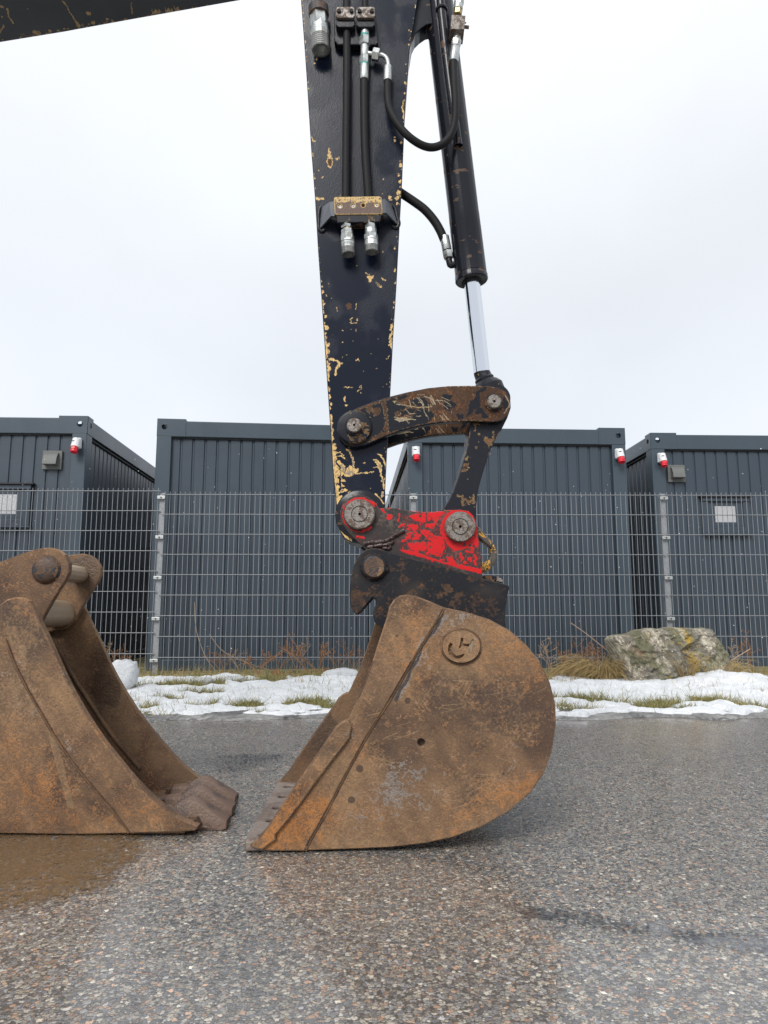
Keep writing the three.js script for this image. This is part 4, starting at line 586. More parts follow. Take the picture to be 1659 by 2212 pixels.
// lifting hook, worn yellow
{
  const d = 2.44, rect = (() => { const a = P(...zK([420, 1750]), d), b = P(...zK([1150, 180]), d); return [a.x, a.y, b.x, b.y]; })(), W = 512, k = W / (rect[2] - rect[0]), H = Math.round((rect[3] - rect[1]) * k);
  const mask = maskOf(rect, W, H, d, (a, c) => {
    seed = 61; a.poly('#f00', zK, [[560, 370], [600, 340], [650, 420], [700, 490], [780, 550], [880, 640], [945, 690], [940, 800], [900, 780], [860, 690], [740, 560], [640, 550], [500, 460], [500, 400], [640, 490], [690, 540], [600, 440]]); a.poly('#f00', zK, [[620, 1410], [740, 1380], [880, 1320], [880, 1340], [820, 1420], [760, 1430], [880, 1430], [900, 1480], [840, 1560], [700, 1610], [640, 1620]]);
    const [x, y] = [0, 0]; const q = zK([670, 1590]), w = P(q[0], q[1], d); c.globalCompositeOperation = 'source-over'; c.save(); c.translate((w.x - rect[0]) * k, (rect[3] - w.y) * k); c.rotate(-0.42); c.fillStyle = '#00f'; c.font = `bold ${Math.round(0.016 * k)}px sans-serif`; c.fillText('EOER', 0, 0); c.restore();
  });
  const t = textures(W, H, (i, j, o) => { const wx = (vn(i * 0.1, j * 0.1, 3) - 0.5) * 10, wy = (vn(i * 0.1, j * 0.1, 4) - 0.5) * 10, f = fbm(i * 0.12, j * 0.12, 5, 3); o[0] = 0.075 + f * 0.04; o[1] = 0.065 + f * 0.035; o[2] = 0.055 + f * 0.03; o[3] = f; o[4] = 0.45 + f * 0.2; o[5] = 0.3; const tx = mask(i, j, 2); if (mask(i + wx, j + wy, 0) > 0.4 || (tx > 0.2)) { o[0] = 0.6; o[1] = 0.3; o[2] = 0.02; o[5] = 0; o[4] = 0.45; } if (tx > 0.4) { o[0] = o[1] = o[2] = 0.015; o[3] = 0.1; } });
  const mat = texMat(t, { rect, bump: 0.001 });
  const body = [[640, 1330], [740, 1315], [820, 1250], [870, 1150], [890, 1040], [885, 930], [905, 840], [950, 760], [970, 740], [1030, 840], [1080, 950], [1105, 1080], [1095, 1220], [1040, 1370], [950, 1490], [820, 1590], [680, 1655], [600, 1665], [420, 1640], [420, 1300]];
  const h = part('lifting_hook', plateGeo(onPlane(body, d, zK), d, 0.03, { bevel: 0.008 }), mat, arm); h.userData.label = 'worn yellow lifting hook';
  const latch = plateGeo(onPlane([[440, 230], [480, 215], [540, 225], [600, 290], [720, 440], [830, 560], [930, 640], [955, 700], [965, 760], [930, 850], [880, 870], [800, 800], [660, 690], [530, 570], [460, 480]], d - 0.006, zK), d - 0.006, 0.042, { bevel: 0.006 }); setupChild(h, 'safety_latch', latch, mat);
  const rv = P(...zK([515, 325]), d - 0.006); setupChild(h, 'latch_pin', turned(V3(rv.x, rv.y, -d + 0.004), V3(rv.x, rv.y, 0), capProf(0.004, 0.0055, 0.001), 20), M.pin);
}
// ---- hydraulics on the stick
const HZ = D.stick - 0.034;
const fit = (parent, from, to, list) => {   // list: [name, t0, t1 along from..to (0..1), radius in metres, sides, material]
  const dir = to.clone().sub(from), Ln = dir.length(), u = dir.clone().normalize();
  for (const [name, t0, t1, r, sides, mat, r2] of list) { const a = from.clone().addScaledVector(u, t0 * Ln), l = (t1 - t0) * Ln; setupChild(parent, name, turned(a, to.clone().addScaledVector(u, 1), sides === 6 ? nutProf(l, r) : [[0, 0], [0, r * 0.97], [Math.min(0.0012, l * 0.2), r], [l - Math.min(0.0012, l * 0.2), r2 ?? r], [l, (r2 ?? r) * 0.97], [l, 0]], sides, 0.3), mat); }
};
const wA = (x, y, d = HZ) => P(...zA([x, y]), d);
const pxA = MPX(400, HZ) * 0.29297;    // metres for one pixel of that crop
// an open threaded end: hollow, with turned grooves
const threaded = (a, b, r, turns) => { const l = a.distanceTo(b), pr = [[0, 0], [0, r * 0.95]]; for (let i = 0; i < turns; i++) { const t = (i + 0.5) / turns * l; pr.push([t - l / turns * 0.3, r], [t, r * 0.93]); } pr.push([l - 0.001, r], [l, r * 0.96], [l, r * 0.72], [l - 0.02, r * 0.7], [l - 0.02, 0]); return turned(a, b, pr, 32); };
{
  const h1 = part('hydraulic_hose', tube([wA(437, -40), wA(437, 150), wA(437, 500), wA(435, 800), wA(432, 1100), wA(430, 1470)], 29 * pxA, 80, 16), M.hose, arm);
  const h2 = part('hydraulic_hose', tube([wA(565, 560), wA(566, 750), wA(573, 1100), wA(597, 1470)], 31 * pxA, 60, 16), M.hose, arm);
  fit(h2, wA(572, 170), wA(565, 590), [['hose_sleeve', 0, 0.235, 33 * pxA, 20, M.zinc], ['seal_ring', 0.22, 0.262, 34 * pxA, 20, M.seal], ['hex_nut', 0.255, 0.40, 42 * pxA, 6, M.zinc], ['tee_body', 0.4, 0.6, 31 * pxA, 20, M.zinc], ['hex_nut', 0.59, 0.73, 38 * pxA, 6, M.zinc], ['seal_ring', 0.72, 0.757, 33 * pxA, 20, M.seal], ['hose_sleeve', 0.752, 1, 34 * pxA, 20, M.zinc]]);
  part('hydraulic_hose', tube([wA(572, -40), wA(572, 60), wA(572, 180)], 26 * pxA, 20, 14), M.hose, arm);
  const tz = (x, y, dz) => wA(x, y, HZ + dz);
  const h3 = part('hydraulic_hose', tube([tz(740, 580, -.004), tz(738, 690, -.008), tz(752, 800, -.014), tz(815, 920, -.02), tz(900, 1012, -.022), tz(990, 1070, -.012), tz(1060, 1087, 0), tz(1130, 1070, .006), tz(1195, 1010, .006), tz(1232, 900, .004), tz(1238, 770, .002), tz(1230, 620, .004), tz(1222, 440, .01)], 29 * pxA, 120, 16), M.hose, arm);
  fit(h3, tz(590, 392, 0), tz(690, 412, 0), [['branch', 0, 0.5, 17 * pxA, 16, M.zinc], ['hex_nut', 0.38, 0.86, 46 * pxA, 6, M.zinc]]);
  setupChild(h3, 'elbow', tube([tz(668, 405, 0), tz(700, 408, 0), tz(728, 428, 0), tz(741, 465, -.002), tz(742, 510, -.003)], 17 * pxA, 30, 14), M.zinc);
  fit(h3, tz(742, 495, -.003), tz(739, 600, -.005), [['hose_sleeve', 0, 1, 33 * pxA, 20, M.zinc]]);
  const wJ = (x, y, dz = 0.012) => P(...zJ([x, y]), HZ + dz), pxJ = MPX(60, HZ) * 0.1302;
  fit(h3, wJ(885, 1050), wJ(960, 480), [['hose_sleeve', 0.04, 0.45, 78 * pxJ, 22, M.zinc], ['hex_nut', 0.47, 0.68, 84 * pxJ, 6, M.zinc], ['adapter', 0.66, 0.8, 66 * pxJ, 20, M.zinc], ['hex_nut', 0.78, 1.0, 86 * pxJ, 6, M.pin]]);
  // valve block with fittings above it
  const v = part('valve_block', plateGeo(onPlane([[858, 238], [1088, 255], [1068, 487], [838, 480]], HZ - 0.02, zJ), HZ - 0.02, 0.062, { bevel: 0.002 }), M.pin, arm);
  setupChild(v, 'valve_foot', plateGeo(onPlane([[930, 470], [1068, 480], [1052, 636], [935, 632]], HZ + 0.016, zJ), HZ + 0.016, 0.03, { bevel: 0.002 }), M.pin);
  fit(v, wJ(955, 250), wJ(990, -60), [['adapter', 0, 0.28, 74 * pxJ, 6, M.brass], ['adapter', 0.28, 0.52, 76 * pxJ, 20, M.zinc], ['hex_nut', 0.5, 1, 84 * pxJ, 6, M.zinc]]);
  fit(v, wJ(1060, 445), wJ(1145, 455), [['plug_screw', 0, 1, 28 * pxJ, 12, M.pin]]); fit(v, wJ(1070, 378), wJ(1098, 381), [['set_screw', 0, 1, 12 * pxJ, 10, M.hose]]);
  // lower return hose
  const d4 = D.axis, q = (x, y) => wA(x, y, d4);
  const h4 = part('hydraulic_hose', tube([q(760, 1370), q(845, 1428), q(930, 1485), q(1010, 1545), q(1080, 1625), q(1125, 1700), q(1155, 1770)], 33 * pxA, 60, 16), M.hose, arm);
  fit(h4, q(1156, 1745), q(1190, 1915), [['hose_sleeve', 0, 0.6, 36 * pxA, 20, M.zinc], ['adapter', 0.58, 0.68, 28 * pxA, 16, M.hose], ['hex_nut', 0.64, 0.94, 40 * pxA, 6, M.zinc]]);
  setupChild(h4, 'elbow', tube([q(1188, 1890), q(1193, 1930), q(1203, 1955), q(1232, 1950), q(1290, 1940)], 25 * pxA, 24, 14), M.black);
}
{ // clamp block with two grey caps, high on the stick
  const b = part('clamp_block', metricUV(plateGeo(onPlane([[345, 90], [650, 90], [668, 310], [650, 330], [370, 330], [345, 300]], HZ + 0.004, zA), HZ + 0.004, 0.03, { bevel: 0.004 })), M.black, arm);
  for (const [x0, x1] of [[356, 496], [507, 646]]) {
    setupChild(b, 'clamp_saddle', metricUV(plateGeo(onPlane([[x0 + 4, 100], [x1 - 4, 100], [x1, 185], [x1 - 20, 200], [x0 + 20, 200], [x0, 185]], HZ - 0.022, zA), HZ - 0.022, 0.05, { bevel: 0.003 })), M.black);
    const cap = onPlane([[x0, 66], [x0 + 10, 50], [x1 - 14, 48], [x1 - 2, 60], [x1, 115], [x1 - 12, 130], [x0 + 14, 130], [x0, 118]], HZ - 0.032, zA);
    setupChild(b, 'clamp_cap', metricUV(plateGeo(cap, HZ - 0.032, 0.012, { bevel: 0.002 })), M.pin);
    for (const x of [x0 + 24, x1 - 24]) { const c = P(...zA([x, 86]), HZ - 0.032); setupChild(b, 'clamp_bolt', turned(V3(c.x, c.y, -HZ + 0.032), V3(c.x, c.y, 0), nutProf(0.007, 16 * pxA), 6), M.hose); }
  }
}
{ // large coupling at the stick's left edge
  const at = (x, y) => wA(x, y, HZ - 0.006), g = part('quick_coupling', turned(at(228, -30), at(232, 90), [[0, 0], [0, 40 * pxA], [0.04, 40 * pxA], [0.041, 0]], 24), M.zinc, arm);
  fit(g, at(228, 55), at(231, 115), [['flange', 0, 1, 77 * pxA, 32, M.rustPin]]); fit(g, at(229, 105), at(238, 200), [['hex_body', 0, 1, 70 * pxA, 6, M.zinc]]);
  setupChild(g, 'coupling_body', turned(at(236, 170), at(244, 320), [[0, 0], [0, 60 * pxA], [0.012, 62 * pxA], [0.03, 69 * pxA], [0.034, 66 * pxA], [0.036, 71 * pxA], [0.044, 71 * pxA], [0.05, 66 * pxA], [0.06, 66 * pxA], [0.06, 0]], 36), M.zinc);
  setupChild(g, 'threaded_end', threaded(at(241, 275), at(246, 372), 70 * pxA, 7), M.zinc);
}
{ // bent bracket with block and two couplings
  const dz = 2.332, front = onPlane([[480, 130], [500, 112], [1240, 100], [1270, 120], [1290, 370], [1270, 400], [520, 408], [490, 385]], dz, zM);
  const rect = rectOf(front, 0.002), W = 512, k = W / (rect[2] - rect[0]), H = Math.round((rect[3] - rect[1]) * k);
  const t = textures(W, H, (i, j, o) => { const x = i / k, y = j / k, v = j / H, n = fbm(x * 90, y * 90, 3, 4), f = fbm(x * 500, y * 500, 5, 2); o[0] = 0.1; o[1] = 0.058; o[2] = 0.045; mix3(o, [0.2, 0.15, 0.13], ss(0.5, 0.75, f) * 0.5); const yel = ss(0.0, 0.08, v - 0.58 - (n - 0.5) * 0.35) * (vn(i * 0.09, j * 0.09, 9) < 0.68 ? 1 : 0); mix3(o, [0.55, 0.38, 0.15], yel * 0.95); o[3] = 0.5 + f * 0.3 + yel * 0.2; o[4] = 0.65; });
  const mat = texMat(t, { rect, bump: 0.0012 });
  const holes = [[580, 268], [800, 258], [965, 250], [1188, 245]].map((p) => { const c = P(...zM(p), dz); return circle2(c, 0.0065, 20); });
  const b = part('hose_bracket', plateGeo(front, dz, 0.034, { bevel: 0.003, holes }), mat, arm);
  [[580, 268], [800, 258], [1188, 245]].forEach((p, i) => { const c = P(...zM(p), dz); setupChild(b, 'socket_screw', turned(V3(c.x, c.y, -dz - 0.03), V3(c.x, c.y, 0), [[0, 0], [0, 0.006], [i < 1 ? 0.02 : 0.025, 0.006], [0.026, 0.005], [0.026, 0.003], [0.022, 0.0028], [0.022, 0]], 18), M.zinc); });
  // wings bent back to the stick
  const wing = (pts) => { const q = pts.map(([x, y, d]) => P(...zM([x, y]), d)), th = V3(0, 0, -0.012), all = [...q, ...q.map((p) => p.clone().add(th))], idx = [0, 1, 2, 0, 2, 3, 4, 6, 5, 4, 7, 6]; for (let i = 0; i < 4; i++) { const n = (i + 1) % 4; idx.push(i, i + 4, n, n, i + 4, n + 4); } const g = new THREE.BufferGeometry(); g.setAttribute('position', new THREE.Float32BufferAttribute(all.flatMap((p) => [p.x, p.y, p.z]), 3)); g.setIndex(idx); const m = metricUV(g); m.computeVertexNormals(); return m; };
  const near = 2.336, back = 2.392; M.paleGrey = new THREE.MeshPhysicalMaterial({ color: new THREE.Color(0.1, 0.108, 0.125), roughness: 0.4, bumpMap: M.pin.bumpMap, bumpScale: 0.0006 });  // one even blue-grey for all wing pieces
  setupChild(b, 'bracket_wing', wing([[488, 185, near], [492, 430, near], [430, 430, near + 0.006], [410, 195, near + 0.006]]), M.paleGrey); setupChild(b, 'bracket_wing', wing([[410, 195, near + 0.006], [430, 430, near + 0.006], [240, 640, back], [275, 290, back]]), M.paleGrey);
  setupChild(b, 'bracket_wing', wing([[1270, 160, near], [1325, 150, near + 0.006], [1345, 375, near + 0.006], [1285, 385, near]]), M.paleGrey); setupChild(b, 'bracket_wing', wing([[1325, 150, near + 0.006], [1430, 240, back], [1545, 575, back], [1345, 375, near + 0.006]]), M.paleGrey);
  setupChild(b, 'weld_bead', tube([[265, 285], [232, 360], [228, 500], [238, 650], [285, 690], [330, 650]].map((p) => P(...zM(p), 2.396)), 0.0075, 40, 10), M.black); setupChild(b, 'weld_bead', tube([[1430, 230], [1490, 300], [1530, 450], [1555, 570], [1510, 630], [1450, 600]].map((p) => P(...zM(p), 2.396)), 0.0075, 40, 10), M.black);
  setupChild(b, 'lower_block', metricUV(plateGeo(onPlane([[510, 395], [1285, 388], [1245, 500], [1235, 528], [535, 545], [525, 470]], dz + 0.004, zM), dz + 0.004, 0.045, { bevel: 0.003 })), M.wornBlack);
  const c = MPX(500, HZ) * 0.1302, at = (x, y) => P(...zM([x, y]), HZ - 0.008);
  const g1 = part('quick_coupling', turned(at(700, 470), at(690, 520), capProf(0.02, 66 * c), 24), M.zinc, arm);
  fit(g1, at(697, 505), at(690, 640), [['hex_nut', 0, 1, 92 * c, 6, M.zinc]]); fit(g1, at(700, 620), at(705, 680), [['thread', 0, 1, 68 * c, 24, M.brass]]);
  fit(g1, at(700, 665), at(702, 715), [['hex_nut', 0, 1, 100 * c, 6, M.zinc]]); fit(g1, at(703, 715), at(706, 760), [['hex_nut', 0, 1, 104 * c, 6, M.zinc]]); fit(g1, at(706, 755), at(710, 850), [['hex_body', 0, 1, 113 * c, 6, M.zinc]]);
  setupChild(g1, 'coupling_body', turned(at(710, 835), at(714, 930), [[0, 0], [0, 104 * c], [0.004, 112 * c], [0.008, 114 * c], [0.0095, 106 * c], [0.011, 116 * c], [0.018, 117 * c], [0.02, 112 * c], [0.03, 112 * c], [0.03, 0]], 36), M.zinc); setupChild(g1, 'threaded_end', threaded(at(714, 915), at(720, 1075), 116 * c, 9), M.zinc);
  const g2 = part('quick_coupling', turned(at(1080, 470), at(1085, 540), capProf(0.025, 62 * c), 24), M.zinc, arm);
  fit(g2, at(1082, 510), at(1084, 530), [['seal_ring', 0, 1, 72 * c, 24, M.seal]]); fit(g2, at(1085, 530), at(1092, 660), [['hex_nut', 0, 1, 94 * c, 6, M.zinc]]); fit(g2, at(1090, 655), at(1096, 760), [['collar', 0, 1, 97 * c, 28, M.zinc]]); fit(g2, at(1095, 745), at(1100, 820), [['hex_body', 0, 1, 118 * c, 6, M.zinc]]);
  setupChild(g2, 'coupling_body', turned(at(1099, 805), at(1102, 900), [[0, 0], [0, 106 * c], [0.005, 114 * c], [0.009, 114 * c], [0.0105, 106 * c], [0.012, 116 * c], [0.03, 116 * c], [0.03, 0]], 36), M.zinc); setupChild(g2, 'threaded_end', threaded(at(1101, 890), at(1106, 1035), 117 * c, 9), M.zinc);
}

// ------------------------------------------------------------------ the bucket under the coupler
const BN = 2.066, BF = 2.79, SHEAR = -0.03;   // near and far side of the bucket; its far side sits a little to the left
{
  const side = [[835, 95], [800, 100], [770, 120], [747, 155], [735, 205], [700, 310], [665, 420], [622, 540], [580, 632], [555, 688], [541, 711], [512, 724], [482, 748], [440, 810], [375, 905], [290, 1025], [205, 1150], [140, 1250], [100, 1296], [72, 1318], [60, 1332], [85, 1345], [120, 1354], [180, 1359], [330, 1360], [500, 1354], [750, 1345], [920, 1325], [1050, 1298], [1200, 1245], [1330, 1172], [1440, 1080], [1510, 980], [1550, 870], [1570, 740], [1568, 640], [1540, 530], [1490, 425], [1420, 340], [1340, 272], [1240, 217], [1120, 180], [1020, 160], [950, 130], [880, 103]];
  const pts = onPlane(side, BN, zD), rect = rectOf(pts, 0.01), W = 1280, k = W / (rect[2] - rect[0]), H = Math.round((rect[3] - rect[1]) * k);
  const bucket = thing('ditching_bucket', 'wide rusty bucket with round plaque, hung on the red coupler', 'bucket', V3(0, 0, -2.43));
  const mask = maskOf(rect, W, H, BN, (a) => {
    const O = '#800', Gy = '#0a0', Dk = '#00a';
    for (const [x, y, r] of [[250, 1150, .16], [330, 1280, .13], [400, 1130, .1], [880, 230, .08], [850, 420, .1], [1000, 330, .08], [1330, 1090, .1], [1200, 1150, .09], [1080, 1250, .08], [1450, 430, .1], [1300, 350, .1], [660, 1170, .08], [1400, 1050, .06], [600, 880, .05], [200, 1290, .1], [150, 1290, .08]]) a.blob(O, zD, [x, y], r);
    for (const [x, y, r] of [[620, 1240, .05], [1060, 1200, .025], [1420, 895, .05], [950, 320, .07], [1080, 220, .09], [880, 1080, .12], [700, 1130, .1], [900, 420, .05], [1190, 300, .04], [560, 760, .04], [440, 1030, .03], [330, 1190, .05], [1250, 1120, .03], [1340, 1000, .06], [800, 980, .08]]) a.blob(Gy, zD, [x, y], r);
    for (const [x, y, r] of [[700, 620, .08], [760, 160, .05], [1250, 600, .14], [1000, 550, .12], [780, 400, .06], [1190, 1160, .1], [1400, 700, .12], [880, 170, .05], [440, 830, .05], [300, 1050, .03], [460, 1220, .04], [1150, 1080, .06], [700, 900, .06]]) a.blob(Dk, zD, [x, y], r);
    a.line(Gy, zD, 0.022, [[1005, 190], [940, 300], [870, 420], [780, 580]]);
  });
  const scr = maskOf(rect, W, H, BN, (a) => { seed = 71; for (let n = 0; n < 60; n++) { const x = rr(500, 1500), y = rr(200, 1300), q = rr(-0.6, 0.4), l = rr(20, 120); a.line('#f00', zD, rr(0.0005, 0.0014), [[x, y], [x + Math.cos(q) * l, y + Math.sin(q) * l]]); } for (const q of [[[1060, 520], [1160, 524]], [[1120, 590], [1135, 560], [1155, 530]], [[770, 810], [840, 790], [890, 768]], [[640, 690], [690, 680]]]) a.line('#f00', zD, 0.002, q); for (const [x, y, r] of [[835, 618, .009], [780, 300, .004], [600, 955, .01], [560, 1110, .01], [1310, 980, .004]]) a.blob('#0f0', zD, [x, y], r, false); a.line('#00f', zD, 0.009, [[1008, 190], [940, 312], [868, 440], [800, 560], [770, 610]]); });
  const t = textures(W, H, (i, j, o) => {
    const x = i / k, y = j / k, wx = (fbm(x * 24, y * 24, 61, 3) - 0.5) * 90, wy = (fbm(x * 24 + 7, y * 24, 62, 3) - 0.5) * 90;
    rustPixel(o, x, y, 21, mask(i + wx, j + wy, 0) * 1.3, mask(i + wx, j + wy, 1) * 0.85, 0.06 + 0.25 * ss(0.4, 0.6, fbm(x * 3 + 1, y * 7 - x * 3, 29, 3)), mask(i + wx, j + wy, 2) * 0.8);
    if (scr(i, j, 0) > 0.3) mix3(o, [0.36, 0.24, 0.13], 0.45); if (scr(i + wx * 0.1, j + wy * 0.1, 1) > 0.4) mix3(o, [0.045, 0.026, 0.02], 0.8); if (scr(i + wx * 0.35, j + wy * 0.35, 2) > 0.4) mix3(o, RUST.black, 0.85);
  });
  M.bucket = texMat(t, { rect, bump: 0.0016 });
  const hole = P(...zD([904, 826]), BN), holeP = circle2(hole, 0.0105, 24);
  const nearPlate = part('side_plate', plateGeo(pts, BN + 0.009, 0.02, { bevel: 0.003, holes: [holeP] }), M.bucket, bucket);
  setupChild(nearPlate, 'bung', plateGeo(circle2(hole, 0.013, 20), BN + 0.03, 0.004, { bevel: 0 }), M.rustPin);
  // thicker cheek along the mouth, with its rounded weld edge
  const cheek = [...side.slice(0, 21), [85, 1345], [120, 1354], [180, 1358], [330, 1358], [352, 1310], [432, 1170], [520, 1000], [640, 782], [760, 592], [900, 352], [985, 215], [1012, 163], [950, 132], [880, 104]];
  setupChild(nearPlate, 'cheek_plate', plateGeo(onPlane(cheek, BN, zD), BN + 0.001, 0.009, { bevel: 0.004 }), M.bucket);
  const cutter = [[541, 711], [512, 724], [482, 748], [440, 810], [375, 905], [290, 1025], [205, 1150], [140, 1250], [100, 1296], [72, 1318], [60, 1332], [85, 1345], [120, 1352], [190, 1300], [188, 1278], [250, 1205], [310, 1125], [400, 1000], [450, 935], [520, 845], [552, 800], [562, 745]];
  setupChild(nearPlate, 'side_cutter', plateGeo(onPlane(cutter, BN - 0.011, zD), BN - 0.011, 0.013, { bevel: 0.004 }), M.bucket);
  setupChild(nearPlate, 'weld_seam', tube([[1015, 165], [985, 217], [900, 355], [760, 596], [640, 787], [520, 1005], [432, 1175], [352, 1315], [335, 1355]].map((p) => P(...zD(p), BN + 0.009)), 0.0042, 120, 8), M.rust);
  // far side, shifted a little
  const farPts = pts.map((p) => new THREE.Vector2(p.x + SHEAR * 0.9, p.y));
  const far = part('side_plate', plateGeo(farPts, BF - 0.03, 0.022, { bevel: 0.003 }), M.mudSteel, bucket); far.userData.label = 'far side plate with dark muddy inside';
  setupChild(far, 'side_cutter', plateGeo(onPlane(cutter, BN, zD).map((p) => new THREE.Vector2(p.x + SHEAR, p.y)), BF - 0.004, 0.02, { bevel: 0.004 }), M.mudSteel);
  setupChild(far, 'cheek_plate', plateGeo(onPlane(cheek, BN, zD).map((p) => new THREE.Vector2(p.x + SHEAR * 0.9, p.y)), BF - 0.036, 0.006, { bevel: 0.002 }), M.mudSteel);
  // shell: bent plate between the sides
  const outer = side.slice(24).concat([side[0], side[1]]), crv = new THREE.CatmullRomCurve3(onPlane(outer, BN, zD).map((p) => V3(p.x, p.y, 0)), false, 'centripetal'), cp = crv.getPoints(120), inn = [];
  const shellPts = cp.map((p, i) => { const a = cp[Math.max(0, i - 1)], b = cp[Math.min(cp.length - 1, i + 1)], n = new THREE.Vector2(-(b.y - a.y), b.x - a.x).normalize(); inn.push([p.x + n.x * 0.02, p.y + n.y * 0.02]); return [p.x + n.x * 0.004, p.y + n.y * 0.004]; });
  const depth = BF - 0.03 - (BN + 0.02), sg = (() => { const pos = [], uv = [], idx = []; const ring = [...shellPts, ...inn.reverse()], n = ring.length; let s = 0; ring.forEach(([x, y], i) => { if (i) s += Math.hypot(x - ring[i - 1][0], y - ring[i - 1][1]); for (const q of [0, 1]) { pos.push(x + q * SHEAR * 0.9, y, -(BN + 0.02) - q * depth); uv.push(q * depth, s); } }); for (let i = 0; i < n; i++) { const a = i * 2, b = ((i + 1) % n) * 2; idx.push(a, b, a + 1, b, b + 1, a + 1); } const g = new THREE.BufferGeometry(); g.setAttribute('position', new THREE.Float32BufferAttribute(pos, 3)); g.setAttribute('uv', new THREE.Float32BufferAttribute(uv, 2)); g.setIndex(idx); return toCreasedNormals(g, 0.6); })();
  part('shell', sg, M.mudSteel, bucket);
  // cutting edge: a flat blade with bolt holes right along it
  {
    const tip = P(...zD([34, 1306]), BN), back = P(...zD([340, 1296]), BN), len = BF - BN - 0.01, wdt = tip.distanceTo(back);
    const s = new THREE.Shape(); s.moveTo(0, 0.03); s.lineTo(0.02, 0); s.lineTo(len - 0.012, 0); s.quadraticCurveTo(len, 0, len, 0.012); s.lineTo(len, wdt); s.lineTo(0, wdt);
    for (let i = 0; i < 5; i++) { const c = new THREE.Vector2(len - 0.05 - i * 0.142, 0.052); const h = circle2(c, 0.02, 20); s.holes.push(new THREE.Path(h)); }
    const g = new THREE.ExtrudeGeometry(s, { depth: 0.018, bevelEnabled: true, bevelThickness: 0.006, bevelSize: 0.008, bevelOffset: -0.008, bevelSegments: 3 });
    // (along, across, up) -> world
    const across = back.clone().sub(tip).normalize(), along = V3(-SHEAR * 0.3, 0, 1).normalize(), up = V3().crossVectors(along, across).normalize();
    g.applyMatrix4(new THREE.Matrix4().makeBasis(along, across, up)); g.translate(tip.x + SHEAR * 0.3 * len, tip.y - 0.024, -BN - 0.002 - len);
    const t2 = textures(512, 512, (i, j, o) => { const x = i / 512, y = j / 512, f = fbm(x * 60, y * 60, 2, 3, 60), b = fbm(x * 7, y * 7, 22, 4, 7); o[0] = 0.17; o[1] = 0.135; o[2] = 0.115; mix3(o, [0.09, 0.06, 0.045], ss(0.4, 0.65, b) * 0.7); mix3(o, [0.26, 0.2, 0.16], ss(0.55, 0.75, f) * 0.5); o[3] = f; o[4] = 0.6; });
    M.edge = texMat(t2, { size: 0.5, bump: 0.0015 });
    part('cutting_edge', metricUV(g), M.edge, bucket);
  }
  // plaque: raised oval with the letters cut through it
  {
    const c = zL([790, 650]), pd = BN, oval = Array.from({ length: 48 }, (_, i) => [790 + 567 * Math.cos(i / 48 * 6.28319), 645 + 492 * Math.sin(i / 48 * 6.28319)]);
    const letC = [[455, 517], [500, 545], [540, 580], [500, 650], [485, 730], [510, 800], [560, 870], [640, 915], [720, 905], [790, 880], [895, 848], [880, 905], [830, 965], [760, 1005], [680, 1018], [590, 1010], [500, 960], [430, 890], [388, 800], [378, 700], [400, 600]], letH = [[770, 382], [860, 382], [840, 540], [950, 560], [1040, 558], [1075, 480], [1090, 425], [1165, 425], [1180, 470], [1150, 560], [1120, 720], [1095, 830], [1010, 825], [1020, 690], [1010, 655], [800, 640], [775, 690], [705, 700], [740, 560]];
    const hs = [letC, letH].map((l) => onPlane(l, pd, zL));
    const pl = setupChild(nearPlate, 'plaque', plateGeo(onPlane(oval, pd, zL), pd - 0.004, 0.014, { bevel: 0.0006, holes: hs }), M.bucket);
    const hub = setupChild(pl, 'plaque_dirt', plateGeo(onPlane([[1075, 480], [1090, 425], [1165, 425], [1180, 470], [1150, 560], [1120, 720], [1095, 830], [1010, 825], [1020, 690], [1040, 560]], pd, zL), pd + 0.0005, 0.008, { bevel: 0 }), (M.dirt = new THREE.MeshStandardMaterial({ color: new THREE.Color(0.26, 0.21, 0.15), roughness: 0.9 }))); hub.userData.label = 'dried pale mud packed in the letter';
    const bead = Array.from({ length: 40 }, (_, i) => P(...zL([795 + 590 * Math.cos(i / 39 * 6.4), 655 + 520 * Math.sin(i / 39 * 6.4)]), pd + 0.009)); setupChild(pl, 'weld_bead', tube(bead, 0.004, 100, 8), M.rust);
  }
}

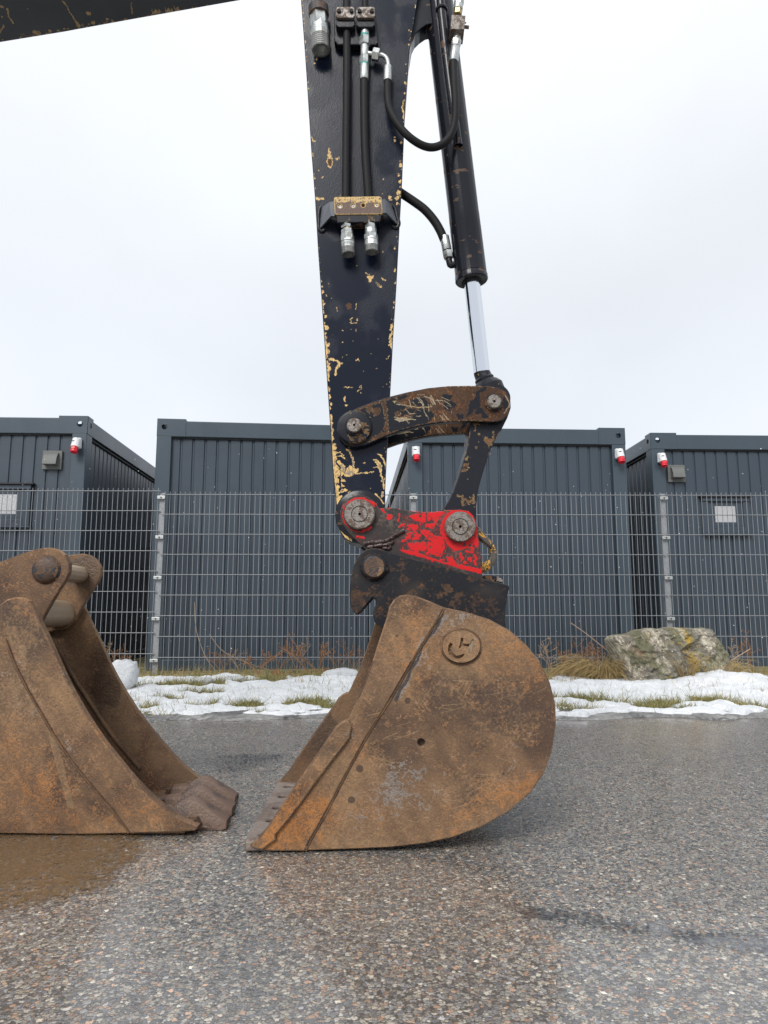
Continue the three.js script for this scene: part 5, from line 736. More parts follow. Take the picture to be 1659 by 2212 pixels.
// ------------------------------------------------------------------ the toothed bucket on the ground, left
const LN = 2.212, LF = 2.67, LS = -0.02;
{
  const front = [[-30, 512], [0, 498], [40, 470], [90, 456], [140, 457], [180, 478], [210, 520], [235, 570], [250, 612], [290, 690], [340, 800], [400, 940], [450, 1040], [520, 1162], [600, 1290], [680, 1400], [770, 1512], [860, 1618], [950, 1710], [1040, 1786], [1110, 1838], [1170, 1868], [1215, 1884], [1252, 1902], [1248, 1922], [1228, 1934], [1100, 1945], [820, 1955], [500, 1962], [0, 1954], [-200, 1930], [-500, 1850], [-800, 1690], [-960, 1480], [-1000, 1250], [-960, 1020], [-800, 800], [-500, 640], [-200, 560]];
  const pts = onPlane(front, LN, zE), rect = [P(...zE([-120, 0]), LN).x, P(...zE([0, 2000]), LN).y, P(...zE([1300, 0]), LN).x, P(...zE([0, 430]), LN).y], W = 1024, k = W / (rect[2] - rect[0]), H = Math.round((rect[3] - rect[1]) * k);
  const bucket = thing('toothed_bucket', 'narrow rusty bucket with bolted teeth standing on the wet asphalt', 'bucket', V3(P(0, 1800, LN).x, 0, -2.45));
  const mask = maskOf(rect, W, H, LN, (a) => {
    for (const [x, y, r] of [[130, 1750, .16], [300, 1600, .12], [60, 1400, .12], [700, 1850, .12], [180, 500, .05], [1000, 1880, .08], [400, 1850, .12], [60, 800, .05], [900, 1820, .06]]) a.blob('#880000', zE, [x, y], r);
    for (const [x, y, r] of [[430, 1470, .035], [380, 1400, .03], [300, 1270, .03], [230, 1170, .03], [560, 1660, .02], [640, 1720, .02], [60, 900, .06], [120, 1060, .05]]) a.blob('#0a0', zE, [x, y], r);
    for (const [x, y, r] of [[60, 1000, .14], [160, 1180, .12], [330, 1450, .1], [450, 1640, .08], [370, 1690, .05], [120, 650, .12], [200, 740, .08], [40, 560, .08], [620, 1800, .05]]) a.blob('#00c', zE, [x, y], r);
  });
  const t = textures(W, H, (i, j, o) => {
    const x = i / k, y = j / k, wx = (fbm(x * 20, y * 20, 61, 3) - 0.5) * 80, wy = (fbm(x * 20 + 7, y * 20, 62, 3) - 0.5) * 80;
    rustPixel(o, x, y, 121, mask(i + wx, j + wy, 0) * 0.95, mask(i + wx, j + wy, 1) * 0.7, 0.22 * ss(0.35, 0.6, fbm(x * 5, y * 5, 129, 3)), mask(i + wx, j + wy, 2) * 0.75);
    if (vn(i * 0.12, j * 0.12, 131) > 0.93) mix3(o, [0.035, 0.022, 0.018], 0.6); const st = vn(x * 60 + y * 20, y * 6 - x * 2, 135); if (st > 0.88) mix3(o, [0.3, 0.2, 0.11], 0.3);
  });
  M.bucketL = texMat(t, { rect, bump: 0.0016 });
  const near = part('side_plate', plateGeo(pts, LN + 0.01, 0.02, { bevel: 0.003 }), M.bucketL, bucket);
  const cheek = [...front.slice(2, 27), [820, 1953], [720, 1812], [620, 1692], [520, 1572], [430, 1452], [350, 1332], [260, 1182], [180, 1042], [100, 882], [40, 722], [0, 600], [0, 500]];
  setupChild(near, 'cheek_plate', plateGeo(onPlane(cheek, LN, zE), LN, 0.012, { bevel: 0.005 }), M.bucketL);
  setupChild(near, 'weld_seam', tube([[815, 1945], [718, 1815], [618, 1695], [518, 1575], [428, 1455], [347, 1335], [257, 1185], [177, 1045], [97, 885], [37, 725]].map((p) => P(...zE(p), LN + 0.01)), 0.0045, 100, 8), M.rust);
  const fp = pts.map((p) => new THREE.Vector2(p.x + LS, p.y)), far = part('side_plate', plateGeo(fp, LF - 0.02, 0.022, { bevel: 0.003 }), M.mudSteel, bucket); far.userData.label = 'far side plate with dark muddy inside';
  setupChild(far, 'stiffener', tube([[-40, 720], [40, 880], [120, 1040], [260, 1260], [420, 1500], [620, 1740]].map((p) => { const q = P(...zE(p), LN); return V3(q.x + LS, q.y, -LF + 0.02); }), 0.008, 60, 8), M.mudSteel);
  // shell and floor
  const ring = front.slice(24), cc = onPlane(ring, LN, zE), cp = new THREE.CatmullRomCurve3(cc.map((p) => V3(p.x, p.y, 0)), false, 'centripetal').getPoints(90), A = [], B = [];
  cp.forEach((p, i) => { const a = cp[Math.max(0, i - 1)], b = cp[Math.min(cp.length - 1, i + 1)], n = new THREE.Vector2(-(b.y - a.y), b.x - a.x).normalize().negate(); A.push([p.x + n.x * 0.004, p.y + n.y * 0.004]); B.push([p.x + n.x * 0.024, p.y + n.y * 0.024]); });
  const all = [...A, ...B.reverse()], pos = [], uv = [], idx = []; let s = 0; all.forEach(([x, y], i) => { if (i) s += Math.hypot(x - all[i - 1][0], y - all[i - 1][1]); for (const q of [0, 1]) { pos.push(x + q * LS, y, -(LN + 0.02) - q * (LF - LN - 0.042)); uv.push(q * 0.4, s); } }); for (let i = 0; i < all.length; i++) { const a = i * 2, b = ((i + 1) % all.length) * 2; idx.push(a, a + 1, b, b, a + 1, b + 1); }
  const g = new THREE.BufferGeometry(); g.setAttribute('position', new THREE.Float32BufferAttribute(pos, 3)); g.setAttribute('uv', new THREE.Float32BufferAttribute(uv, 2)); g.setIndex(idx); part('shell', toCreasedNormals(g, 0.6), M.mudSteel, bucket);
  // ears with their two shafts
  const EN = 2.335, EF = 2.62; M.shaft = new THREE.MeshStandardMaterial({ color: new THREE.Color(0.3, 0.225, 0.155), roughness: 0.55, metalness: 0.15, bumpMap: M.edge.bumpMap, bumpScale: 0.001 });
  const ear = [[-420, 420], [-200, 310], [0, 232], [130, 182], [230, 150], [310, 141], [362, 151], [412, 187], [439, 240], [436, 300], [410, 352], [370, 412], [330, 480], [290, 550], [255, 620], [190, 675], [60, 700], [-420, 720]];
  const ep = onPlane(ear, EN, zE); part('mounting_ear', plateGeo(ep, EN, 0.025, { bevel: 0.004 }), M.rust, bucket); part('mounting_ear', plateGeo(ep.map((p) => new THREE.Vector2(p.x + LS * 0.4, p.y + 0.004)), EF, 0.025, { bevel: 0.004 }), M.mudSteel, bucket);
  const sE = MPX(1230, EN) * 0.3418, c1 = P(...zE([293, 283]), EN), c2 = P(...zE([158, 560]), EN);
  part('pin_boss', turned(V3(c1.x, c1.y, -EN), V3(c1.x, c1.y, 0), [[0, 0], [0, sE * 92], [0.004, sE * 86], [0.009, sE * 80], [0.014, sE * 68], [0.018, sE * 48], [0.02, sE * 24], [0.0205, 0]], 40), M.rustPin, bucket);
  part('mounting_shaft', turned(V3(c1.x + LS * 0.4, c1.y, -EF - 0.02), V3(c1.x, c1.y, -EN), [[0, 0], [0, sE * 58], [0.3, sE * 58], [0.3, 0]], 36), M.shaft, bucket);
  part('mounting_shaft', turned(V3(c2.x + LS * 0.4, c2.y, -EF - 0.02), V3(c2.x, c2.y, -EN), [[0, 0], [0, sE * 92], [0.3, sE * 92], [0.3, 0]], 40), M.shaft, bucket);
  // teeth: three ridges running out to one flared edge
  M.tooth = (() => { const t2 = textures(512, 512, (i, j, o) => { const x = i / 512, y = j / 512, f = fbm(x * 60, y * 60, 2, 3, 60), b = fbm(x * 7, y * 7, 22, 4, 7); o[0] = 0.12; o[1] = 0.072; o[2] = 0.05; mix3(o, [0.05, 0.03, 0.024], ss(0.45, 0.65, b) * 0.8); mix3(o, [0.2, 0.14, 0.1], ss(0.5, 0.8, vn(x * 140, y * 140, 62, 140)) * ss(0.4, 0.6, fbm(x * 5, y * 5, 32, 3, 5)) * 0.5); o[3] = f * 0.6 + b * 0.4; o[4] = 0.48 + f * 0.15; }); return texMat(t2, { size: 0.3, bump: 0.0025 }); })();
  const x0 = P(...zE([985, 1700]), 2.3).x, x1 = P(...zE([1428, 1870]), 2.27).x, Ln = x1 - x0;
  // rows along the tooth: [t, half width at base, half width at ridge, base y, ridge y]
  const rows = [[0, .026, 0, .006, .05], [0.03, .029, 0, .004, .058], [0.26, .03, 0, .002, .064], [0.4, .031, 0, .002, .082], [0.48, .031, 0, .002, .088], [0.56, .031, 0, .002, .085], [0.78, .034, 0, .002, .056], [0.93, .038, 0, .002, .036], [1, .036, 0, .006, .026]];
  const tg = (() => { const pos = [], idx = [], n = 8; rows.forEach(([t, b, r, y0, y1]) => { const hh = y1 - y0, e = 0.007, prof = [[-b, y0 - 0.002], [-b + 0.002, y1 - e], [-b + 0.003 + e * 0.3, y1 - e * 0.3], [-b + e + 0.003, y1], [b - e - 0.003, y1], [b - 0.003 - e * 0.3, y1 - e * 0.3], [b - 0.002, y1 - e], [b, y0 - 0.002]]; prof.forEach(([z, y]) => pos.push(t * Ln, y, z)); }); for (let i = 0; i + 1 < rows.length; i++) for (let j = 0; j < n; j++) { const a = i * n + j, b = i * n + (j + 1) % n; idx.push(a, b, a + n, b, b + n, a + n); } for (let j = 1; j + 1 < n; j++) { idx.push(0, j + 1, j); const e = (rows.length - 1) * n; idx.push(e, e + j, e + j + 1); } const q = new THREE.BufferGeometry(); q.setAttribute('position', new THREE.Float32BufferAttribute(pos, 3)); q.setIndex(idx); return metricUV(toCreasedNormals(q, 0.85)); })();
  [[-2.31, 0], [-2.452, -0.012], [-2.594, -0.03]].forEach(([z, dx], i) => {
    const m = new THREE.Mesh(tg, M.tooth); m.name = 'tooth'; m.castShadow = m.receiveShadow = true; m.position.set(x0 + dx, 0.002, z).sub(bucket.position); bucket.add(m);
    const b1 = setupChild(m, 'tooth_bolt', turned(V3(-0.012, 0.026, 0), V3(-0.012, 1, 0), [[0, 0], [0, 0.014], [0.012, 0.014], [0.012, 0.009], [0.017, 0.011], [0.022, 0.011], [0.0245, 0.007], [0.0245, 0]], 18), M.rustPin);
    setupChild(m, 'tooth_bolt', turned(V3(Ln * 0.3, 0.064, 0), V3(Ln * 0.3, 1, 0), [[0, 0], [0, 0.016], [0.004, 0.0155], [0.008, 0.011], [0.0095, 0]], 18), M.rustPin);
  });
  const lip = metricUV(boxAt(x0 - 0.2, x0 + Ln * 0.5, 0.006, 0.026, -LF + 0.022, -LN - 0.014, 0.003)); part('lip_plate', lip, M.mudSteel, bucket);
  const bar = boxAt(0, Ln * 0.42, 0, 0.013, -0.18, 0.18, 0.005), bq = bar.attributes.position; for (let i = 0; i < bq.count; i++) { const t = bq.getX(i) / (Ln * 0.42); bq.setY(i, bq.getY(i) * (1 - 0.45 * t)); } const bg = metricUV(bar); bg.computeVertexNormals(); bg.rotateY(0.075); bg.translate(x0 + Ln * 0.55 - 0.012, 0.004, -2.452); part('edge_bar', bg, M.tooth, bucket);
}

// ------------------------------------------------------------------ boulder, snow lump
{
  const out = [[510, 195], [540, 168], [600, 160], [680, 155], [740, 128], [840, 112], [900, 122], [960, 105], [1080, 108], [1130, 124], [1215, 108], [1240, 140], [1290, 230], [1330, 310], [1348, 400], [1320, 470], [1100, 520], [1000, 525], [700, 525], [600, 505], [560, 440], [525, 290]];
  const d = 6.45, p2 = onPlane(out, d, zN), cx = p2.reduce((a, p) => a + p.x, 0) / p2.length, cy = p2.reduce((a, p) => a + p.y, 0) / p2.length;
  const rad = (q) => { let best = 0; for (let i = 0; i < p2.length; i++) { const a = p2[i], b = p2[(i + 1) % p2.length], ax = a.x - cx, ay = a.y - cy, dx = b.x - a.x, dy = b.y - a.y, c = Math.cos(q), s = Math.sin(q), den = c * dy - s * dx; if (Math.abs(den) < 1e-9) continue; const t = (ax * dy - ay * dx) / den, u = (ax * s - ay * c) / den; if (t > 0 && u >= -1e-6 && u <= 1 + 1e-6) best = Math.max(best, t); } return best; };
  const NA = 220, NB = 110, pos = [], uv = [], idx = [];
  for (let j = 0; j <= NB; j++) for (let i = 0; i <= NA; i++) {
    const th = j / NB * Math.PI, ph = i / NA * Math.PI * 2, st = Math.sin(th), ct = Math.cos(th), rxy = Math.pow(Math.abs(st), 0.42), rz = Math.sign(ct) * Math.pow(Math.abs(ct), 0.42), R = rad(ph) * rxy;
    let x = Math.cos(ph) * R, y = Math.sin(ph) * R, z = rz * 0.3 - (y) * 0.25;
    const n = (fbm(x * 8 + 3, y * 8 + z * 7, 5, 4) - 0.5) * 0.1 + (Math.abs(fbm(x * 4 + z * 4, y * 4, 7, 3) - 0.5)) * -0.18 + (fbm(x * 30 + z * 20, y * 30 - z * 14, 9, 3) - 0.5) * 0.06;
    x *= 1 + n * 0.5; y *= 1 + n * 0.5; z += n * 0.9 * Math.sign(ct || 1) * (0.3 + Math.abs(rz)); pos.push(cx + x, cy + y, -d + z); uv.push(x + 0.6, y + z * 0.5 + 0.4);
  }
  for (let j = 0; j < NB; j++) for (let i = 0; i < NA; i++) { const a = j * (NA + 1) + i; idx.push(a, a + NA + 1, a + 1, a + 1, a + NA + 1, a + NA + 2); }
  const g = new THREE.BufferGeometry(); g.setAttribute('position', new THREE.Float32BufferAttribute(pos, 3)); g.setAttribute('uv', new THREE.Float32BufferAttribute(uv, 2)); g.setIndex(idx); g.computeVertexNormals();
  const t = textures(1024, 1024, (i, j, o) => {
    const x = i / 1024 * 1.25, y = j / 1024 * 1.25, big = fbm(x * 4, y * 4, 2, 4), mid = fbm(x * 18, y * 18, 12, 4), f = fbm(x * 80, y * 80, 22, 3), g2 = vn(x * 240, y * 240, 32); const l = 0.23 + (mid - 0.5) * 0.26 + (f - 0.5) * 0.22; o[0] = l * 1.02; o[1] = l * 0.9; o[2] = l * 0.7;
    mix3(o, [0.5, 0.46, 0.37], ss(0.53, 0.62, mid * 0.25 + f * 0.55 + g2 * 0.2) * 0.75); mix3(o, [0.09, 0.085, 0.07], ss(0.54, 0.64, fbm(x * 9 + 4, y * 9, 42, 5)) * 0.65); mix3(o, [0.1, 0.1, 0.045], ss(0.45, 0.62, fbm(x * 6, y * 6, 47, 4)) * 0.65);
    const yb = Math.exp(-(((x - 0.72 - (0.45 - y) * 0.12) / 0.06) ** 2)) * ss(0.1, 0.25, y) + 0.8 * Math.exp(-(((x - 0.47) / 0.05) ** 2 + ((y - 0.3) / 0.05) ** 2)); mix3(o, [0.36, 0.23, 0.025], ss(0.56, 0.7, fbm(x * 26, y * 22, 52, 4) * 0.5 + yb * 0.2 + f * 0.35) * 0.75); mix3(o, [0.2, 0.09, 0.05], Math.exp(-(((x - 0.3) / 0.07) ** 2 + ((y - 0.55) / 0.06) ** 2)) * ss(0.4, 0.55, mid) * 0.8); const k = 0.85 + g2 * 0.3; o[0] *= k; o[1] *= k; o[2] *= k; o[3] = mid * 0.5 + f * 0.5; o[4] = 0.9;
  });
  single('boulder', g, texMat(t, { size: 1.25, bump: 0.012 }), 'grey boulder with yellow lichen lying in snow by the fence', 'rock');
}
function lump(u, v, y0, w, h, dpt, s, lean = 0.1) {
  const c = G(u, v, y0), g = new THREE.SphereGeometry(1, 64, 40), p = g.attributes.position;
  for (let i = 0; i < p.count; i++) { let x = p.getX(i), y = p.getY(i), z = p.getZ(i); const sq = (a) => Math.sign(a) * Math.pow(Math.abs(a), 0.85), n = 1 + (fbm(x * 1.6 + s, y * 1.6 + 3, s, 3) + fbm(z * 1.6 + s, y * 1.6 + 8, s, 3) - 1) * 0.22 + (fbm(x * 7 + z * 5, y * 7, s, 3) - 0.5) * 0.08; p.setXYZ(i, (sq(x) * w / 2 + y * lean * h) * n, (sq(y) * 0.5 + 0.42) * h * n, sq(z) * dpt / 2 * n); }
  g.translate(c.x, y0 - 0.02, c.z); g.computeVertexNormals(); return g;
}
single('snow_lump', lump(262, 1491, 0.05, 0.25, 0.3, 0.2, 4, 0.14), M.snow, 'large rounded lump of snow standing by the fence post', 'snow lump');
single('snow_chunk', lump(...zS([835, 205]), 0.06, 0.24, 0.085, 0.16, 9, 0), M.snow, 'flat chunk of snow at the foot of the fence mesh', 'snow lump');
single('snow_chunk', lump(...zS([665, 215]), 0.06, 0.13, 0.08, 0.1, 12, 0.2), M.snow, 'small pointed chunk of snow next to the flat chunk', 'snow lump');
single('snow_heap', lump(...zS([1530, 190]), 0.07, 0.34, 0.14, 0.22, 15, 0), M.snow, 'crumbly heap of snow partly behind the hanging bucket', 'snow lump');

// ------------------------------------------------------------------ plants
const GREEN = [[0.1, 0.13, 0.03], [0.16, 0.17, 0.045], [0.28, 0.24, 0.085], [0.42, 0.33, 0.15], [0.22, 0.21, 0.06]], STRAW = [[0.5, 0.37, 0.17], [0.42, 0.29, 0.12], [0.3, 0.19, 0.08]];
const leafMat = new THREE.MeshPhysicalMaterial({ color: 0xffffff, roughness: 0.8, transmission: 0.25, thickness: 0, side: THREE.DoubleSide });
const bladeGeo = (() => { const g = new THREE.BufferGeometry(); g.setAttribute('position', new THREE.Float32BufferAttribute([-0.5, 0, 0, 0.5, 0, 0, -0.36, 0.5, 0.06, 0.36, 0.5, 0.06, -0.12, 0.85, 0.22, 0.12, 0.85, 0.22, 0, 1, 0.36], 3)); g.setIndex([0, 1, 3, 0, 3, 2, 2, 3, 5, 2, 5, 4, 4, 5, 6]); g.computeVertexNormals(); return g; })();
{
  seed = 81; const list = [];
  const put = (x, z, l, cols, lean = 0.5) => { const c = cols[Math.floor(rnd() * cols.length)], q = new THREE.Matrix4().compose(V3(x, vergeH(x, z) - 0.006, z), new THREE.Quaternion().setFromEuler(new THREE.Euler(rr(-lean, lean), rr(0, 6.28), rr(-lean, lean))), V3(rr(0.0025, 0.0045), l, l)); list.push([q, c]); };
  for (const [px, pz, rx, rz] of patches) for (let n = 0; n < 620 * rx * rz / 0.016; n++) { const q = rr(0, 6.28), r = Math.sqrt(rnd()) * 1.35; const x = px + Math.cos(q) * rx * r, z = pz + Math.sin(q) * rz * r; if (z > -4.66) continue; if (snowH(x, z) < 0.012 || rnd() < 0.04) put(x, z, rr(0.025, 0.085) * (rnd() < 0.1 ? 1.6 : 1), GREEN, 0.9); }
  for (let n = 0; n < 5200; n++) { const x = rr(-5, 5), z = rr(-4.74, -6.6), sh = snowH(x, z); if (fbm(x * 2.4, z * 3, 93, 3) > 0.47 && sh < 0.075) { put(x, z, rr(0.045, 0.09), GREEN, 0.75); list[list.length - 1][0].elements[13] += Math.max(0, sh) - 0.012; } }
  for (let n = 0; n < 9000; n++) { const x = rr(-5.2, 5.2), z = rr(-6.2, -7.25); if (snowH(x, z) < 0.015) put(x, z, rr(0.04, 0.13), rnd() < 0.5 ? STRAW : GREEN, 0.8); }
  const m = new THREE.InstancedMesh(bladeGeo, leafMat, list.length); list.forEach(([q, c], i) => { m.setMatrixAt(i, q); m.setColorAt(i, new THREE.Color().setRGB(...c.map((v) => v * (0.8 + 0.4 * hash(i, 3, 3))))); }); m.name = 'verge_grass'; m.userData = { label: 'short winter grass poking through the thin snow', category: 'grass', kind: 'stuff' }; m.castShadow = m.receiveShadow = true; scene.add(m);
}
const stalkMat = (c) => new THREE.MeshStandardMaterial({ color: new THREE.Color(...c), roughness: 0.85 });
M.straw = stalkMat([0.33, 0.235, 0.1]); M.weed = stalkMat([0.3, 0.15, 0.07]); M.pale = stalkMat([0.36, 0.26, 0.18]); M.leafBrown = stalkMat([0.2, 0.075, 0.03]);
function tuft(x, z, y, n, len, spread, bend, s) { // straw blades arching out of one root
  seed = s; const gs = [];
  for (let i = 0; i < n; i++) { const q = rr(0, 6.28), o = Math.sqrt(rnd()) * spread * 0.35, l = len * rr(0.5, 1.1), b = bend * rr(0.4, 1.2), bx = x + Math.cos(q) * o, bz = z + Math.sin(q) * o, dx = Math.cos(q + rr(-.5, .5)), dz = Math.sin(q + rr(-.5, .5)) * 0.7; gs.push(new THREE.TubeGeometry(new THREE.QuadraticBezierCurve3(V3(bx, y - 0.01, bz), V3(bx + dx * l * 0.25, y + l * (0.9 - b * 0.3), bz + dz * l * 0.25), V3(bx + dx * l * (0.4 + b * 0.6), y + l * (0.95 - b), bz + dz * l * 0.6)), 6, rr(0.0012, 0.0024), 3)); }
  return merge(gs);
}
{
  const at = (u, v, y) => G(...zN([u, v]), y);
  const put = (u, v, y, d, n, len, sp, b, s, label) => { const p = P(...zN([u, v]), d); single('dry_grass', tuft(p.x, -d, vergeH(p.x, -d), n, len, sp, b, s), M.straw, label, 'grass tuft', 'dry grass tufts by the boulder'); };
  put(420, 430, .06, 6.5, 420, 0.34, 0.5, 0.75, 91, 'matted straw-coloured grass tuft drooping over the snow against the boulder'); put(500, 440, .06, 6.35, 260, 0.3, 0.3, 0.8, 92, 'matted straw-coloured grass tuft drooping over the snow against the boulder'); put(300, 420, .06, 6.6, 220, 0.2, 0.4, 0.8, 93, 'matted straw-coloured grass tuft drooping over the snow against the boulder');
  put(1070, 470, .06, 6.1, 60, 0.34, 0.12, 0.25, 94, 'thin upright straw grass in front of the boulder'); put(1260, 400, .06, 6.15, 70, 0.34, 0.3, 0.45, 95, 'loose straw grass at the side of the boulder beside the snow mound'); put(1380, 395, .06, 6.45, 60, 0.3, 0.35, 0.55, 96, 'loose straw grass at the side of the boulder beside the snow mound');
}
function weed(x, z, h, s, spread = 0.3, twigs = 5) {
  seed = s; const gs = [], y = vergeH(x, z);
  for (let k = 0; k < 3; k++) { const dx = rr(-spread, spread), dz = rr(-0.06, 0.06), l = h * rr(0.55, 1), c = new THREE.QuadraticBezierCurve3(V3(x + rr(-.03, .03), y - 0.01, z), V3(x + dx * 0.25, y + l * 0.6, z + dz * 0.5), V3(x + dx, y + l, z + dz)); gs.push(new THREE.TubeGeometry(c, 10, 0.0032, 4)); for (let i = 0; i < twigs; i++) { const t = rr(0.3, 1), p = c.getPoint(t), q = rr(-1.2, 1.2), tl = rr(0.04, 0.13); gs.push(new THREE.TubeGeometry(new THREE.QuadraticBezierCurve3(p, V3(p.x + Math.sin(q) * tl * 0.6, p.y + tl * 0.3, p.z + rr(-.02, .02)), V3(p.x + Math.sin(q) * tl, p.y + Math.cos(q) * tl, p.z + rr(-.03, .03))), 4, 0.002, 3)); for (let b = 0; b < 3; b++) { const e = V3(p.x + Math.sin(q) * tl * rr(0.5, 1), p.y + Math.cos(q) * tl * rr(0.5, 1), p.z + rr(-.02, .02)); gs.push(new THREE.TetrahedronGeometry(rr(0.004, 0.009)).translate(e.x, e.y, e.z)); } } }
  return merge(gs.map((g) => { g.deleteAttribute('uv'); return g; }));
}
[[150, 0.5, .25], [215, 0.42, .2], [480, 0.3, .25], [560, 0.28, .2], [600, 0.4, .3], [640, 0.34, .2], [690, 0.3, .2], [730, 0.3, .2], [760, 0.36, .2], [1190, 0.42, .12], [1215, 0.32, .14], [1262, 0.46, .15], [1300, 0.4, .2], [1590, 0.38, .15], [1625, 0.5, .14], [1560, 0.3, .2], [1230, 0.3, .2], [520, 0.26, .2], [665, 0.4, .25], [250, 0.3, .2]].forEach(([u, h, sp], i) => { const z = -FZ + (i % 3 === 0 ? 0.09 : -0.16), p = P(u, 1440, -z); single('dry_weed', weed(p.x, z, h * 0.82, 200 + i, sp, 7), i % 4 === 1 ? M.pale : M.weed, 'thin brown dead weed with twiggy seed heads at the fence foot', 'weed', 'dead weeds along the fence foot'); });
{ // long dead stalks lying against the mesh
  const stalk = (pts, d, r, label) => single('dead_stalk', tube(pts.map((p) => P(p[0], p[1], d)), r, 30, 5), M.pale, label, 'stalk');
  stalk([[420, 1300], [424, 1360], [445, 1420], [470, 1455]], FZ + 0.1, 0.0035, 'pale dead stalk standing behind the fence mesh, leaning to the snow lump'); stalk([[452, 1370], [480, 1405], [530, 1430], [590, 1450]], FZ + 0.08, 0.0035, 'pale dead stalk bending low behind the fence mesh'); stalk([[1232, 1345], [1265, 1368], [1305, 1400], [1345, 1432]], FZ - 0.06, 0.0045, 'straight dead stalk leaning from the mesh down to the boulder');
  stalk([...[[1310, 400], [1420, 330], [1530, 262]].map(zN)], 6.4, 0.004, 'straight dry stalk sticking out beside the boulder over the mound'); stalk([...[[1480, 480], [1490, 420], [1530, 415], [1560, 480], [1575, 500]].map(zN)], 5.9, 0.002, 'bent brown stem looping out of the snow mound');
}
for (const [x, y] of [[1110, 145], [1425, 130]]) { const p = G(...zS([x, y + 18]), 0.07), s = new THREE.Shape(); s.moveTo(-0.04, 0); s.quadraticCurveTo(-0.03, 0.05, 0.01, 0.06); s.quadraticCurveTo(0.06, 0.03, 0.05, -0.005); s.quadraticCurveTo(0, -0.012, -0.04, 0); const g = new THREE.ExtrudeGeometry(s, { depth: 0.002, bevelEnabled: false, curveSegments: 8 }), q = g.attributes.position; for (let i = 0; i < q.count; i++) q.setZ(i, q.getZ(i) + Math.sin(q.getX(i) * 50) * 0.012); g.computeVertexNormals(); g.rotateX(-0.35); g.translate(p.x, p.y, p.z); single('fallen_leaf', g, M.leafBrown, 'curled rust-brown fallen leaf on the grass at the fence', 'leaf', 'fallen leaves by the fence'); }

// ------------------------------------------------------------------ water on the asphalt
// a pool fills the asphalt's own hollows up to a level that drops towards its rim; the stones above it stay bare
function pool(name, rect, W, rings, mat) {
  const [x0, z0, x1, z1] = rect, k = W / (x1 - x0), H = Math.round((z1 - z0) * k), cv = document.createElement('canvas'); cv.width = W; cv.height = H; const c = cv.getContext('2d');
  c.fillStyle = '#000'; c.fillRect(0, 0, W, H); c.lineJoin = 'round';
  for (const [shade, pxs] of rings) { c.fillStyle = c.strokeStyle = shade; c.lineWidth = 0.02 * k; c.beginPath(); pxs.forEach((p, i) => { const g = G(p[0], p[1]), X = (g.x - x0) * k, Y = (g.z - z0) * k; i ? c.lineTo(X, Y) : c.moveTo(X, Y); }); c.closePath(); c.fill(); }
  let m = new Float32Array(W * H); const im = c.getImageData(0, 0, W, H).data; for (let i = 0; i < W * H; i++) m[i] = im[i * 4] / 255;
  const R = Math.round((name === 'mud_puddle' ? 0.1 : 0.045) * k); for (let pass = 0; pass < 2; pass++) for (const [n, len, st, sk] of [[H, W, 1, W], [W, H, W, 1]]) { const o = new Float32Array(W * H); for (let a = 0; a < n; a++) { let sum = 0; for (let b = -R; b < len; b++) { if (b + R < len) sum += m[a * sk + (b + R) * st]; if (b - R - 1 >= 0) sum -= m[a * sk + (b - R - 1) * st]; if (b >= 0) o[a * sk + b * st] = sum / (2 * R + 1); } } m = o; }
  const d = new Uint8Array(W * H * 4);
  for (let j = 0; j < H; j++) for (let i = 0; i < W; i++) { const x = x0 + i / k, z = z1 - j / k, l = m[(H - 1 - j) * W + i] + (fbm(x * 6, z * 6, 5, 4) - 0.5) * 0.3 * ss(0.02, 0.2, m[(H - 1 - j) * W + i]), q = (j * W + i) * 4; d[q] = d[q + 1] = d[q + 2] = 255 * ss(-0.05, 0.07, l * 1.05 - 0.12 - M.asphaltHeight(x, z)); d[q + 3] = 255; }
  const t = new THREE.DataTexture(d, W, H, THREE.RGBAFormat); t.magFilter = THREE.LinearFilter; t.needsUpdate = true; mat.alphaMap = t; mat.transparent = true;
  const g = new THREE.PlaneGeometry(x1 - x0, z1 - z0); g.rotateX(-Math.PI / 2); g.translate((x0 + x1) / 2, 0.004, (z0 + z1) / 2);
  const o = structure(name, g, mat); o.castShadow = false; return o;
}
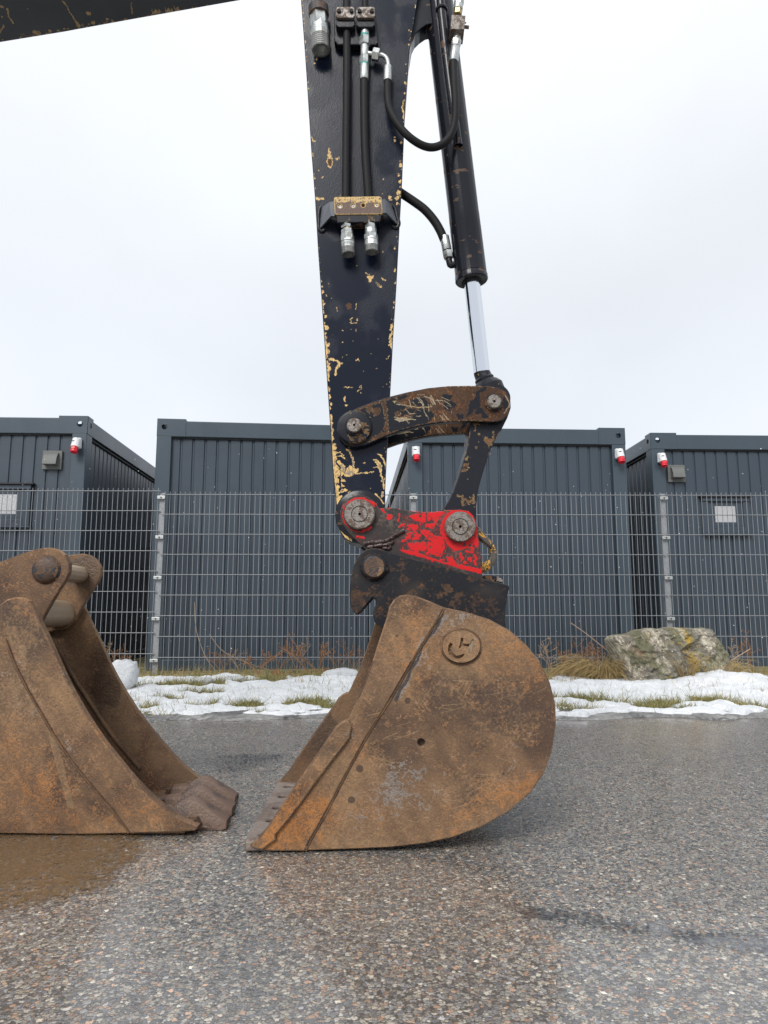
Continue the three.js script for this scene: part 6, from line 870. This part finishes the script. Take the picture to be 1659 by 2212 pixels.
{
  const a = G(-700, 1790), b = G(480, 2212);
  pool('mud_puddle', [-1.95, -2.42, -0.22, -1.25], 1480, [['#484848', [[-900, 1780], [420, 1795], [440, 1815], [360, 1905], [290, 1985], [200, 2060], [60, 2130], [-60, 2170], [-900, 2300]]], ['#7c7c7c', [[-900, 1780], [390, 1795], [395, 1815], [310, 1890], [240, 1955], [150, 2010], [40, 2040], [-60, 2060], [-900, 2150]]], ['#f4f4f4', [[-900, 1780], [350, 1795], [350, 1815], [270, 1868], [190, 1925], [110, 1945], [20, 1935], [-60, 1945], [-900, 2000]]]], new THREE.MeshPhysicalMaterial({ color: new THREE.Color(0.17, 0.1, 0.043), roughness: 0.03, opacity: 0.6 }));
  pool('water_film', [-0.95, -3.5, -0.25, -2.55], 700, [['#707070', [[400, 1650], [450, 1625], [560, 1610], [640, 1600], [700, 1600], [640, 1640], [600, 1665], [540, 1690], [470, 1700], [430, 1680]]], ['#a8a8a8', [[450, 1655], [520, 1625], [620, 1612], [600, 1640], [540, 1665], [480, 1678]]]], new THREE.MeshPhysicalMaterial({ color: new THREE.Color(0.6, 0.62, 0.65), roughness: 0.06, transmission: 1, thickness: 0, ior: 1.35 }));
  pool('water_film', [0.2, -1.95, 1.35, -1.35], 960, [['#999', [[1030, 1960], [1075, 1945], [1140, 1952], [1260, 1964], [1420, 1994], [1700, 2012], [1900, 2025], [1900, 2130], [1700, 2092], [1600, 2075], [1500, 2058], [1340, 2034], [1210, 2003], [1090, 1988]]], ['#fff', [[1050, 1962], [1080, 1953], [1140, 1959], [1260, 1974], [1420, 2003], [1700, 2024], [1900, 2040], [1900, 2105], [1700, 2072], [1500, 2042], [1340, 2019], [1210, 1992], [1090, 1980]]]], new THREE.MeshPhysicalMaterial({ color: new THREE.Color(0.7, 0.72, 0.75), roughness: 0.03, transmission: 1, thickness: 0, ior: 1.4 }));
}

// ------------------------------------------------------------------ snow falling
{
  seed = 99; const n = 240, g = new THREE.IcosahedronGeometry(1, 0), m = new THREE.InstancedMesh(g, new THREE.MeshStandardMaterial({ color: 0xf4f6f8, roughness: 0.9 }), n);
  for (let i = 0; i < n; i++) { const d = Math.sqrt(rr(13, 47)), x = rr(-0.56, 0.56) * d, y = EYE + rr(-0.14, 0.24) * d, s = rr(0.0012, 0.003) * (d < 3 ? 0.45 : 1); m.setMatrixAt(i, new THREE.Matrix4().compose(V3(x, Math.max(y, 0.05), -d), new THREE.Quaternion().setFromEuler(new THREE.Euler(rr(0, 3), rr(0, 3), rr(-0.5, 0.5))), V3(s, s * rr(1, 1.9), s))); }
  m.name = 'falling_snow'; m.userData = { label: 'small white snowflakes drifting down in front of the containers', category: 'snowflakes', kind: 'stuff' }; scene.add(m);
}

renderer.render(scene, camera);
